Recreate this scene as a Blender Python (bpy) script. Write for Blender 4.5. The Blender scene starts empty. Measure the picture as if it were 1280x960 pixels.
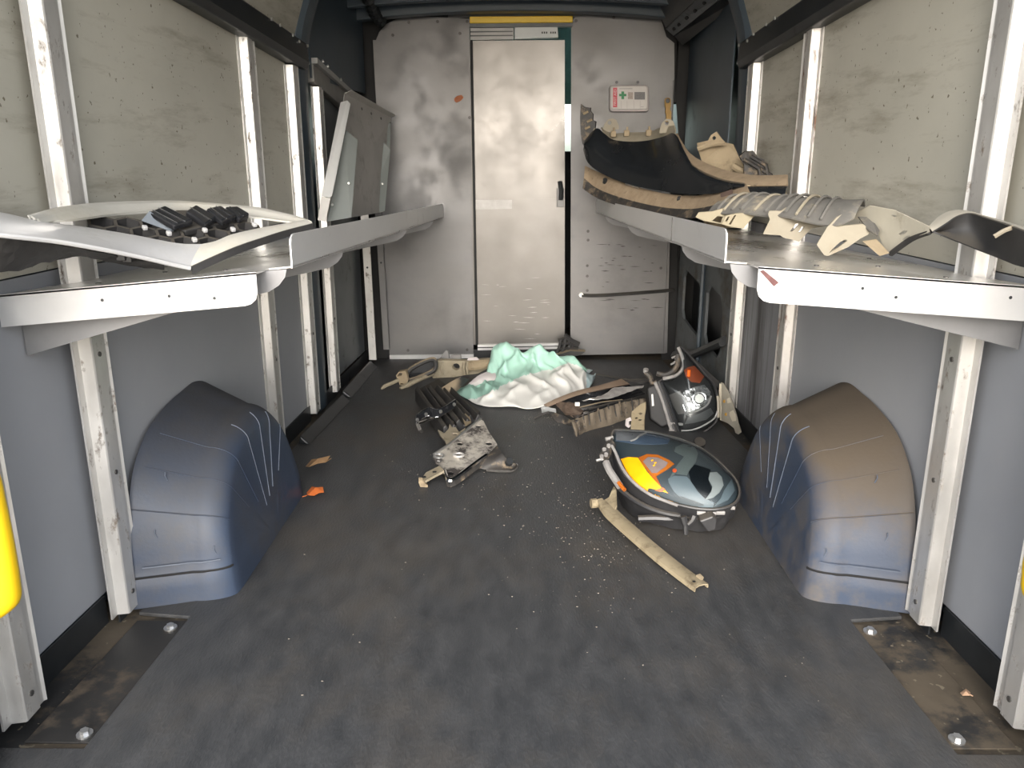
import bpy, bmesh, math, random
from mathutils import Vector, Matrix, noise as mnoise
random.seed(7)
sc = bpy.context.scene
COL = sc.collection
V = Vector

# ------------------------------------------------------------------ camera
FPX, CAMH, VPX, VPY = 1000.0, 0.978, 650.0, 205.0
PITCH = math.atan((480 - VPY) / FPX)
YAW = math.atan((VPX - 640) / FPX * math.cos(PITCH))
cam_d = bpy.data.cameras.new('camera'); cam = bpy.data.objects.new('camera', cam_d); COL.objects.link(cam)
cam_d.sensor_width = 36.0; cam_d.lens = 36.0 * FPX / 1280.0; cam_d.clip_start = .02; cam_d.clip_end = 500
cam.location = (0, 0, CAMH); cam.rotation_euler = (math.pi / 2 - PITCH, 0, YAW)
sc.camera = cam

# ------------------------------------------------------------------ sky, sun, exposure
w = bpy.data.worlds.new('sky'); sc.world = w; w.use_nodes = True
wn = w.node_tree.nodes; wl = w.node_tree.links; wn.clear()
wo = wn.new('ShaderNodeOutputWorld'); bg = wn.new('ShaderNodeBackground'); sk = wn.new('ShaderNodeTexSky')
sk.sky_type = 'NISHITA'; sk.sun_disc = False; sk.sun_elevation = math.radians(24); sk.sun_rotation = math.radians(186)
sk.air_density = 1.0; sk.dust_density = 2.5; sk.ozone_density = 1.0
hs_ = wn.new('ShaderNodeHueSaturation'); hs_.inputs['Saturation'].default_value = .40   # thin white cloud over the blue
wl.new(sk.outputs[0], hs_.inputs['Color']); wl.new(hs_.outputs[0], bg.inputs[0]); wl.new(bg.outputs[0], wo.inputs[0]); bg.inputs[1].default_value = 0.34
sd = bpy.data.lights.new('sun', 'SUN'); so = bpy.data.objects.new('sun', sd); COL.objects.link(so)
sd.energy = 0.55; sd.angle = math.radians(40); sd.color = (1.0, 1.0, 1.0)   # hazy sun low behind the open rear doors
so.rotation_euler = V((-.10, .90, -.40)).to_track_quat('-Z', 'Y').to_euler()
sc.view_settings.view_transform = 'Standard'; sc.view_settings.look = 'None'
sc.view_settings.gamma = 1.0; sc.view_settings.use_curve_mapping = False
sc.view_settings.exposure = 0.70
sc.cycles.max_bounces = 10; sc.cycles.diffuse_bounces = 6; sc.cycles.glossy_bounces = 5
sc.cycles.transparent_max_bounces = 12; sc.cycles.sample_clamp_indirect = 6.0

# ------------------------------------------------------------------ pixel -> place (real positions read off the photograph)
_fw = V((-math.sin(YAW) * math.cos(PITCH), math.cos(YAW) * math.cos(PITCH), -math.sin(PITCH)))
_rt = V((math.cos(YAW), math.sin(YAW), 0)); _up = _rt.cross(_fw); _C = V((0, 0, CAMH))
def at(u, v, x=None, y=None, z=None, plane=None):
    d = _fw + _rt * ((u - 640) / FPX) + _up * ((480 - v) / FPX)
    if plane is not None:
        q, n = plane; t = (q - _C).dot(n) / d.dot(n)
    elif x is not None: t = (x - _C.x) / d.x
    elif y is not None: t = (y - _C.y) / d.y
    else: t = (z - _C.z) / d.z
    return _C + d * t
def plane3(a, b, c):
    return (a, (b - a).cross(c - a).normalized())

# ------------------------------------------------------------------ materials
MATS = {}
def mat(name, c1, c2=None, scale=8.0, rough=.5, metal=0.0, bump=0.0, bscale=None, stretch=(1, 1, 1),
        dirt=None, dscale=3.0, dlo=.5, dhi=.65, drough=.85, rvar=.0, spec=.5, coat=0.0, alpha=1.0, dstretch=(1, 1, 1),
        dust=None, dustlo=.2, dusthi=.9, speck=None, spscale=60, sphi=.72):
    """noise between two colours, optional dirt blotches, dust on upward faces, fine specks, bump"""
    if name in MATS: return MATS[name]
    m = bpy.data.materials.new(name); m.use_nodes = True
    nt = m.node_tree; N = nt.nodes; L = nt.links
    b = N['Principled BSDF']
    def rgb(c): return (c[0], c[1], c[2], 1.0)
    tc = N.new('ShaderNodeTexCoord'); mp = N.new('ShaderNodeMapping'); mp.inputs['Scale'].default_value = stretch
    L.new(tc.outputs['Object'], mp.inputs[0])
    nz = N.new('ShaderNodeTexNoise'); nz.inputs['Scale'].default_value = scale; nz.inputs['Detail'].default_value = 6; nz.inputs['Roughness'].default_value = .6
    L.new(mp.outputs[0], nz.inputs['Vector'])
    rp = N.new('ShaderNodeMapRange'); rp.inputs[1].default_value = .3; rp.inputs[2].default_value = .7
    L.new(nz.outputs[0], rp.inputs[0])
    mx = N.new('ShaderNodeMix'); mx.data_type = 'RGBA'
    mx.inputs[6].default_value = rgb(c1); mx.inputs[7].default_value = rgb(c2 or c1)
    L.new(rp.outputs[0], mx.inputs[0]); col = mx.outputs[2]
    rough_s = None
    if rvar:
        mr = N.new('ShaderNodeMapRange'); mr.inputs[1].default_value = .3; mr.inputs[2].default_value = .7
        mr.inputs[3].default_value = rough - rvar; mr.inputs[4].default_value = rough + rvar
        L.new(nz.outputs[0], mr.inputs[0]); rough_s = mr.outputs[0]
    met_s = None
    def over(col, rough_s, met_s, fac, c, rr):
        m2 = N.new('ShaderNodeMix'); m2.data_type = 'RGBA'; L.new(fac, m2.inputs[0]); L.new(col, m2.inputs[6]); m2.inputs[7].default_value = rgb(c)
        r2 = N.new('ShaderNodeMix'); r2.data_type = 'FLOAT'; L.new(fac, r2.inputs[0])
        if rough_s is not None: L.new(rough_s, r2.inputs[2])
        else: r2.inputs[2].default_value = rough
        r2.inputs[3].default_value = rr
        if metal > 0:
            k2 = N.new('ShaderNodeMix'); k2.data_type = 'FLOAT'; L.new(fac, k2.inputs[0])
            if met_s is not None: L.new(met_s, k2.inputs[2])
            else: k2.inputs[2].default_value = metal
            k2.inputs[3].default_value = 0.0; met_s = k2.outputs[0]
        return m2.outputs[2], r2.outputs[0], met_s
    if dirt:
        md = N.new('ShaderNodeMapping'); md.inputs['Scale'].default_value = dstretch; md.inputs['Location'].default_value = (3.1, 1.7, 5.3)
        L.new(tc.outputs['Object'], md.inputs[0])
        nd = N.new('ShaderNodeTexNoise'); nd.inputs['Scale'].default_value = dscale; nd.inputs['Detail'].default_value = 8; nd.inputs['Roughness'].default_value = .7
        L.new(md.outputs[0], nd.inputs['Vector'])
        dr = N.new('ShaderNodeMapRange'); dr.inputs[1].default_value = dlo; dr.inputs[2].default_value = dhi
        L.new(nd.outputs[0], dr.inputs[0])
        col, rough_s, met_s = over(col, rough_s, met_s, dr.outputs[0], dirt, drough)
    if dust:
        ge = N.new('ShaderNodeNewGeometry'); sp = N.new('ShaderNodeSeparateXYZ'); L.new(ge.outputs['Normal'], sp.inputs[0])
        ad = N.new('ShaderNodeMath'); ad.operation = 'MULTIPLY_ADD'; L.new(nz.outputs[0], ad.inputs[0]); ad.inputs[1].default_value = .9; ad.inputs[2].default_value = -.45
        a2 = N.new('ShaderNodeMath'); a2.operation = 'ADD'; L.new(sp.outputs[2], a2.inputs[0]); L.new(ad.outputs[0], a2.inputs[1])
        du = N.new('ShaderNodeMapRange'); du.inputs[1].default_value = dustlo; du.inputs[2].default_value = dusthi
        L.new(a2.outputs[0], du.inputs[0])
        col, rough_s, met_s = over(col, rough_s, met_s, du.outputs[0], dust, .9)
    if speck:
        ns = N.new('ShaderNodeTexNoise'); ns.inputs['Scale'].default_value = spscale; ns.inputs['Detail'].default_value = 2
        L.new(tc.outputs['Object'], ns.inputs['Vector'])
        sr = N.new('ShaderNodeMapRange'); sr.inputs[1].default_value = sphi - .04; sr.inputs[2].default_value = sphi
        L.new(ns.outputs[0], sr.inputs[0])
        col, rough_s, met_s = over(col, rough_s, met_s, sr.outputs[0], speck, .9)
    L.new(col, b.inputs['Base Color'])
    if rough_s is not None: L.new(rough_s, b.inputs['Roughness'])
    else: b.inputs['Roughness'].default_value = rough
    if met_s is not None: L.new(met_s, b.inputs['Metallic'])
    else: b.inputs['Metallic'].default_value = metal
    b.inputs['Specular IOR Level'].default_value = spec
    b.inputs['Coat Weight'].default_value = coat; b.inputs['Coat Roughness'].default_value = .08
    if alpha < 1: b.inputs['Alpha'].default_value = alpha
    if bump:
        nb = N.new('ShaderNodeTexNoise'); nb.inputs['Scale'].default_value = bscale or scale * 4; nb.inputs['Detail'].default_value = 5
        L.new(mp.outputs[0], nb.inputs['Vector'])
        bp = N.new('ShaderNodeBump'); bp.inputs['Strength'].default_value = bump; bp.inputs['Distance'].default_value = .004
        L.new(nb.outputs[0], bp.inputs['Height']); L.new(bp.outputs[0], b.inputs['Normal'])
    MATS[name] = m
    return m

def glass(name, color, alpha=.25, rough=.05, k=1.0):
    """thin lens plastic / window glass: mostly see-through with a glossy skin"""
    m = bpy.data.materials.new(name); m.use_nodes = True
    nt = m.node_tree; N = nt.nodes; L = nt.links; N.clear()
    o = N.new('ShaderNodeOutputMaterial'); t = N.new('ShaderNodeBsdfTransparent'); g = N.new('ShaderNodeBsdfGlossy'); x = N.new('ShaderNodeMixShader')
    fr = N.new('ShaderNodeFresnel'); fr.inputs[0].default_value = 1.45
    ad = N.new('ShaderNodeMath'); ad.operation = 'MULTIPLY_ADD'; L.new(fr.outputs[0], ad.inputs[0]); ad.inputs[1].default_value = k; ad.inputs[2].default_value = alpha
    t.inputs[0].default_value = (*color, 1); g.inputs['Roughness'].default_value = rough; g.inputs[0].default_value = (.9, .93, .95, 1)
    L.new(ad.outputs[0], x.inputs[0]); L.new(t.outputs[0], x.inputs[1]); L.new(g.outputs[0], x.inputs[2]); L.new(x.outputs[0], o.inputs[0])
    return m

M = {}
M['panel_lit'] = mat('panel_sheet_warm_lit', (.44, .425, .365), (.53, .51, .44), scale=2.2, rough=.55, stretch=(1, 1, 1.6), bump=.05, bscale=40, dirt=(.21, .18, .13), dscale=3.4, dlo=.53, dhi=.80, dstretch=(1, .55, 3.2), drough=.7, speck=(.17, .15, .11), spscale=75, sphi=.735)  # warm light above the shelf painted into the base tint; smears are dirt
M['panel_shaded'] = mat('panel_sheet_shaded', (.285, .296, .32), (.34, .351, .375), scale=1.5, rough=.5, bump=.05, bscale=40, dirt=(.19, .19, .2), dscale=2.5, dlo=.62, dhi=.85, dstretch=(1, 1, .25), drough=.6)  # same sheet below the shelf, its shade painted in as darker cool grey
M['panel_stain'] = mat('panel_sheet_streaked', (.25, .255, .27), (.30, .30, .32), scale=3, rough=.5, dirt=(.085, .08, .08), dscale=9, dlo=.48, dhi=.62, dstretch=(1, 1, .06), drough=.7)
M['post'] = mat('worn_aluminium_post', (.56, .545, .52), (.74, .73, .71), scale=10, rough=.38, metal=.55, rvar=.1, stretch=(1, 1, .5), dirt=(.17, .135, .105), dscale=34, dlo=.575, dhi=.68, dstretch=(1, 1, .55), bump=.06)
M['post_rust'] = mat('rusty_marked_post', (.55, .53, .50), (.7, .68, .66), scale=10, rough=.42, metal=.5, dirt=(.20, .12, .085), dscale=26, dlo=.55, dhi=.66, dstretch=(1, 1, .3))
M['alu'] = mat('bare_aluminium_sheet', (.62, .62, .62), (.73, .73, .725), scale=5, rough=.38, metal=.5, rvar=.1, stretch=(1, .5, 1), bump=.03, bscale=90, dirt=(.34, .32, .29), dscale=6, dlo=.6, dhi=1.0)
M['alu_shelf'] = mat('shelf_aluminium', (.63, .62, .60), (.75, .74, .72), scale=4, rough=.30, metal=.8, rvar=.08, bump=.03, bscale=80, dirt=(.20, .165, .12), dscale=8, dlo=.56, dhi=.75, dstretch=(.7, .5, 1))
M['bulk'] = mat('bulkhead_aluminium', (.148, .148, .152), (.208, .203, .198), scale=3.2, rough=.48, metal=.65, rvar=.1, stretch=(1, 1, 1.3), bump=.04, bscale=30, dirt=(.12, .116, .112), dscale=3, dlo=.5, dhi=.9)
M['bulk_scratch'] = mat('bulkhead_aluminium_scuffed', (.15, .148, .148), (.225, .22, .216), scale=3.2, rough=.48, metal=.65, rvar=.1, stretch=(1, 1, 1.3), bump=.04, bscale=30, dirt=(.05, .048, .048), dscale=10, dlo=.60, dhi=.66, dstretch=(.7, 1, 7))
M['door'] = mat('door_aluminium', (.135, .13, .125), (.195, .187, .178), scale=3.0, rough=.36, metal=.8, rvar=.1, stretch=(1, 1, 1.0), bump=.05, bscale=12, dirt=(.15, .138, .122), dscale=3.5, dlo=.45, dhi=1.0, drough=.45)
M['steel_blue'] = mat('dark_blue_painted_steel', (.036, .053, .070), (.054, .074, .094), scale=4, rough=.42, dirt=(.09, .085, .075), dscale=5, dlo=.6, dhi=.85)
M['steel_black'] = mat('black_steel', (.012, .014, .016), (.028, .03, .032), scale=6, rough=.4, dirt=(.07, .065, .06), dscale=8, dlo=.62, dhi=.8)
M['steel_grey'] = mat('grey_painted_steel', (.095, .105, .115), (.14, .15, .16), scale=5, rough=.45, dirt=(.06, .055, .05), dscale=8, dlo=.58, dhi=.75)
M['void'] = mat('dark_seal_rubber', (.006, .006, .007), (.012, .012, .012), rough=.7)
M['mat'] = mat('rubber_floor_mat', (.037, .039, .042), (.066, .067, .069), scale=15.0, rough=.52, rvar=.08, stretch=(1.5, .6, 1), bump=.45, bscale=120, dirt=(.088, .075, .06), dscale=2.6, dlo=.46, dhi=.86, dstretch=(1.2, .8, 1), drough=.75, speck=(.12, .105, .085), spscale=90, sphi=.79)
M['floor'] = mat('dirty_floor_sheet', (.075, .06, .042), (.12, .095, .066), scale=6, rough=.8, bump=.3, dirt=(.022, .022, .022), dscale=5, dlo=.47, dhi=.56, drough=.6, speck=(.2, .17, .12), spscale=60, sphi=.72)
M['arch'] = mat('blue_grey_moulded_plastic', (.036, .052, .088), (.048, .066, .104), scale=3, rough=.46, bump=.1, bscale=130, dirt=(.078, .077, .08), dscale=3.2, dlo=.47, dhi=.72, drough=.6, dust=(.05, .046, .042), dustlo=.3, dusthi=1.2)
M['arch_dirty'] = mat('dirty_blue_grey_plastic', (.036, .052, .088), (.048, .066, .104), scale=3, rough=.46, bump=.1, bscale=130, dirt=(.10, .092, .088), dscale=4.2, dlo=.44, dhi=.60, drough=.65, dust=(.092, .072, .052), dustlo=.12, dusthi=.75)
M['arch_scuff'] = mat('scuffed_plastic_edge', (.085, .105, .145), (.12, .14, .18), scale=20, rough=.5)
M['yellow'] = mat('yellow_plastic', (.85, .55, .01), (.9, .6, .015), scale=5, rough=.35)
M['bolt'] = mat('zinc_bolt', (.6, .6, .6), (.72, .72, .7), scale=40, rough=.3, metal=.9)
M['screw'] = mat('dull_screw', (.055, .053, .05), (.11, .105, .10), scale=60, rough=.5, metal=.3)

# ------------------------------------------------------------------ mesh helpers
def link(o): COL.objects.link(o); return o
def base_of(o): return V(o.get('_base', (0, 0, 0))) if o else V((0, 0, 0))
BASE = {}
def obj(name, bm, material, parent=None, smooth=False, bevel=0.0, subsurf=0, kind=None, angle=40):
    me = bpy.data.meshes.new(name)
    off = BASE.get(parent.name, V((0, 0, 0))) if parent else V((0, 0, 0))
    if off.length: bmesh.ops.translate(bm, verts=bm.verts, vec=-off)
    bmesh.ops.recalc_face_normals(bm, faces=bm.faces)
    bm.to_mesh(me); bm.free()
    o = bpy.data.objects.new(name, me); link(o)
    mats = material if isinstance(material, (list, tuple)) else [material]
    for m_ in mats: me.materials.append(m_)
    if parent:
        o.parent = parent; BASE[o.name] = off
    if smooth: me.shade_smooth()
    if bevel:
        md = o.modifiers.new('bevel', 'BEVEL'); md.width = bevel; md.segments = 2; md.limit_method = 'ANGLE'; md.angle_limit = math.radians(angle)
    if subsurf:
        md = o.modifiers.new('subsurf', 'SUBSURF'); md.levels = subsurf; md.render_levels = subsurf
    if smooth and not subsurf:
        me.set_sharp_from_angle(angle=math.radians(angle))
    if kind: o['kind'] = kind
    return o
def tag(o, label, cat=None, group=None, kind=None):
    o['label'] = label
    if cat: o['category'] = cat
    if group: o['group'] = group
    if kind: o['kind'] = kind
    return o
def thing(name, label, cat, loc=(0, 0, 0), group=None):
    o = bpy.data.objects.new(name, None); link(o); o.location = loc; o.empty_display_size = .05
    BASE[o.name] = V(loc); return tag(o, label, cat, group)
def BM(): return bmesh.new()
def add_box(bm, lo, hi, M4=None):
    x0, y0, z0 = lo; x1, y1, z1 = hi
    vs = [bm.verts.new(V(p)) for p in ((x0, y0, z0), (x1, y0, z0), (x1, y1, z0), (x0, y1, z0), (x0, y0, z1), (x1, y0, z1), (x1, y1, z1), (x0, y1, z1))]
    if M4 is not None:
        for v_ in vs: v_.co = M4 @ v_.co
    for f in ((0, 3, 2, 1), (4, 5, 6, 7), (0, 1, 5, 4), (1, 2, 6, 5), (2, 3, 7, 6), (3, 0, 4, 7)): bm.faces.new([vs[i] for i in f])
    return bm
def box(lo, hi, M4=None): return add_box(BM(), lo, hi, M4)
def add_prism(bm, pts, d):
    """closed outline pts (list of Vector) pushed along the vector d"""
    d = V(d); a = [bm.verts.new(V(p)) for p in pts]; b = [bm.verts.new(V(p) + d) for p in pts]; n = len(pts)
    bm.faces.new(a); bm.faces.new(b[::-1])
    for i in range(n): bm.faces.new((a[i], b[i], b[(i + 1) % n], a[(i + 1) % n]))
    return bm
def prism(pts, d): return add_prism(BM(), pts, d)
def plate(pts, holes, d):
    """outline with real holes, pushed along d"""
    bm = BM(); ed = []
    for loop in [pts] + list(holes):
        vs = [bm.verts.new(V(p)) for p in loop]
        for i in range(len(vs)): ed.append(bm.edges.new((vs[i], vs[(i + 1) % len(vs)])))
    bmesh.ops.triangle_fill(bm, use_beauty=True, edges=ed)
    r = bmesh.ops.extrude_face_region(bm, geom=list(bm.faces), use_keep_orig=True)
    bmesh.ops.translate(bm, verts=[g for g in r['geom'] if isinstance(g, bmesh.types.BMVert)], vec=V(d))
    return bm
def disc_pts(c, r, n, ax1, ax2): return [V(c) + V(ax1) * (r * math.cos(2 * math.pi * i / n)) + V(ax2) * (r * math.sin(2 * math.pi * i / n)) for i in range(n)]
def add_cyl(bm, c, axis, r, n=10):
    """disc/cylinder from c along the vector axis"""
    axis = V(axis); q = axis.normalized(); t = q.orthogonal().normalized(); s = q.cross(t)
    return add_prism(bm, disc_pts(c, r, n, t, s), axis)
def cyl(c, axis, r, n=10): return add_cyl(BM(), c, axis, r, n)
def add_tube(bm, pts, r, n=8, closed=False, flat=1.0):
    pts = [V(p) for p in pts]; rings = []; m_ = len(pts); prev = None
    for i, p in enumerate(pts):
        if closed: t = pts[(i + 1) % m_] - pts[i - 1]
        else: t = pts[min(i + 1, m_ - 1)] - pts[max(i - 1, 0)]
        t.normalize()
        if prev is None: nn = t.orthogonal().normalized()
        else:
            nn = prev - t * prev.dot(t)
            nn = nn.normalized() if nn.length > 1e-6 else t.orthogonal().normalized()
        prev = nn; bb = t.cross(nn); rr = r[i] if isinstance(r, (list, tuple)) else r
        rings.append([bm.verts.new(p + nn * (rr * math.cos(2 * math.pi * k / n)) + bb * (rr * flat * math.sin(2 * math.pi * k / n))) for k in range(n)])
    for i in range(m_ if closed else m_ - 1):
        A = rings[i]; B = rings[(i + 1) % m_]
        for k in range(n): bm.faces.new((A[k], A[(k + 1) % n], B[(k + 1) % n], B[k]))
    if not closed: bm.faces.new(rings[0][::-1]); bm.faces.new(rings[-1])
    return bm
def tube(pts, r, n=8, closed=False, flat=1.0): return add_tube(BM(), pts, r, n, closed, flat)
def spline(pts, n=8, closed=False):
    """Catmull-Rom through the points"""
    pts = [V(p) for p in pts]; out = []; m_ = len(pts)
    for i in range(m_ if closed else m_ - 1):
        if closed: a, b, c, d = pts[i - 1], pts[i], pts[(i + 1) % m_], pts[(i + 2) % m_]
        else: a, b, c, d = pts[max(i - 1, 0)], pts[i], pts[i + 1], pts[min(i + 2, m_ - 1)]
        for k in range(n):
            t = k / n
            out.append(.5 * ((2 * b) + (c - a) * t + (2 * a - 5 * b + 4 * c - d) * t * t + (3 * b - a - 3 * c + d) * t ** 3))
    if not closed: out.append(pts[-1])
    return out
def resample(pts, n):
    """n points evenly along a polyline"""
    L = [0]
    for i in range(1, len(pts)): L.append(L[-1] + (pts[i] - pts[i - 1]).length)
    out = []; j = 0
    for k in range(n):
        s = L[-1] * k / (n - 1)
        while j < len(L) - 2 and L[j + 1] < s: j += 1
        t = 0 if L[j + 1] == L[j] else (s - L[j]) / (L[j + 1] - L[j])
        out.append(pts[j].lerp(pts[j + 1], t))
    return out
def sheet(rows, th, closed=False):
    """grid of points given thickness th along its own normals"""
    bm = BM(); nr = len(rows); nc = len(rows[0])
    vs = [[bm.verts.new(V(p)) for p in r] for r in rows]
    for i in range(nr - 1):
        for j in range(nc if closed else nc - 1):
            j2 = (j + 1) % nc
            try: bm.faces.new((vs[i][j], vs[i][j2], vs[i + 1][j2], vs[i + 1][j]))
            except ValueError: pass
    if th:
        bmesh.ops.recalc_face_normals(bm, faces=bm.faces)
        bm.normal_update()
        nv = {}
        for v_ in bm.verts: nv[v_] = v_.co - v_.normal * th
        old = list(bm.faces); bnd = [e for e in bm.edges if e.is_boundary]
        mp = {v_: bm.verts.new(c) for v_, c in nv.items()}
        for f in old: bm.faces.new([mp[v_] for v_ in reversed(f.verts)])
        for e in bnd:
            a, b = e.verts; bm.faces.new((a, b, mp[b], mp[a]))
    return bm
def ribbon(cols, nu=24, nv=8, bulge=0.0, th=.004, bfun=None, toward=None):
    """sheet between a top curve and a bottom curve: cols = [(top, bottom)], belly pushed along toward"""
    def even(ps):
        q = spline(ps, 12); m_ = len(q) - 1
        return [q[int(i * m_ / (nu - 1))].lerp(q[min(m_, int(i * m_ / (nu - 1)) + 1)], (i * m_ / (nu - 1)) % 1) for i in range(nu)]
    T = even([c[0] for c in cols]); B = even([c[1] for c in cols])
    rows = []
    for i in range(nu):
        r = []
        for j in range(nv):
            t = j / (nv - 1); p = T[i].lerp(B[i], t)
            k = bulge * (bfun(i / (nu - 1), t) if bfun else math.sin(math.pi * t))
            p = p + (V(toward) if toward is not None else (_C - p).normalized()) * k
            r.append(p)
        rows.append(r)
    return sheet(rows, th)
def wob(bm, amp, sc_=20.0, seed=0):
    for v_ in bm.verts:
        n_ = mnoise.noise_vector(v_.co * sc_ + V((seed, seed * 2.3, 0))); v_.co += n_ * amp
    return bm

# ================================================================== THE VAN
def WL(y): return -(.868 - .042 * (y - 1.55))     # inner face of the posts, left
def WR(y): return .868 - .031 * (y - 1.55)
W = {-1: WL, 1: WR}
PAN = .029                                         # panels lie this far behind the post faces
YB = 4.05                                          # bulkhead
Y0 = .96                                           # rear door sill
ZR = 1.80

g = obj('ground', box((-30, -40, -.75), (30, 40, -.65)), mat('sunlit_dry_earth', (.34, .30, .245), (.45, .405, .335), scale=1.2, rough=.9, bump=.3, bscale=6), kind='structure'); g['label'] = 'dry sunlit ground outside the van'
fl = obj('floor', box((-.98, Y0, -.08), (.98, 5.6, -.010)), M['floor'], kind='structure'); fl['label'] = 'dirty steel load floor of the van'
# rubber mat, cut back at the two rear corners
def mat_edge(s):
    return [(s * .755, 1.165), (s * .738, 1.585), (s * .86, 1.60), (s * .74, YB - .01)]
R_ = [( .92, Y0 + .02), (.92, 1.165)] + mat_edge(1); L_ = [(-.92, Y0 + .02), (-.92, 1.165)] + mat_edge(-1)
out = [V((x, y, -.009)) for x, y in R_] + [V((x, y, -.009)) for x, y in reversed(L_)]
obj('rubber_mat', prism(out, (0, 0, .009)), M['mat'], fl, bevel=.002)
# dark dirty plates in the rear corner cut-outs, with their bolts
for s in (-1, 1):
    q = [V((s * .872, 1.185, -.009)), V((s * .757, 1.185, -.009)), V((s * .741, 1.575, -.009)), V((s * .852, 1.575, -.009))]
    pl = obj('corner_plate', prism(q, (0, 0, .004)), M['floor'] if s > 0 else mat('black_plate_dusty', (.018, .018, .018), (.032, .03, .028), scale=6, rough=.55, dirt=(.13, .10, .07), dscale=5, dlo=.53, dhi=.66), fl, bevel=.001)
    for (bx_, by_) in ((s * .775, 1.205), (s * .765, 1.545)):
        bm = cyl((bx_, by_, -.005), (0, 0, .003), .014, 16); add_cyl(bm, (bx_, by_, -.002), (0, 0, .007), .008, 6)
        obj('bolt', bm, M['bolt'], pl)

def skew_box(s, xin0, xin1, y0, y1, z0, z1, th):
    """wall slab following the taper: inner face x at both ends, thickness outward"""
    a = [V((xin0, y0, z0)), V((xin1, y1, z0)), V((xin1, y1, z1)), V((xin0, y0, z1))]
    return prism(a, (s * th, 0, 0))

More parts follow.
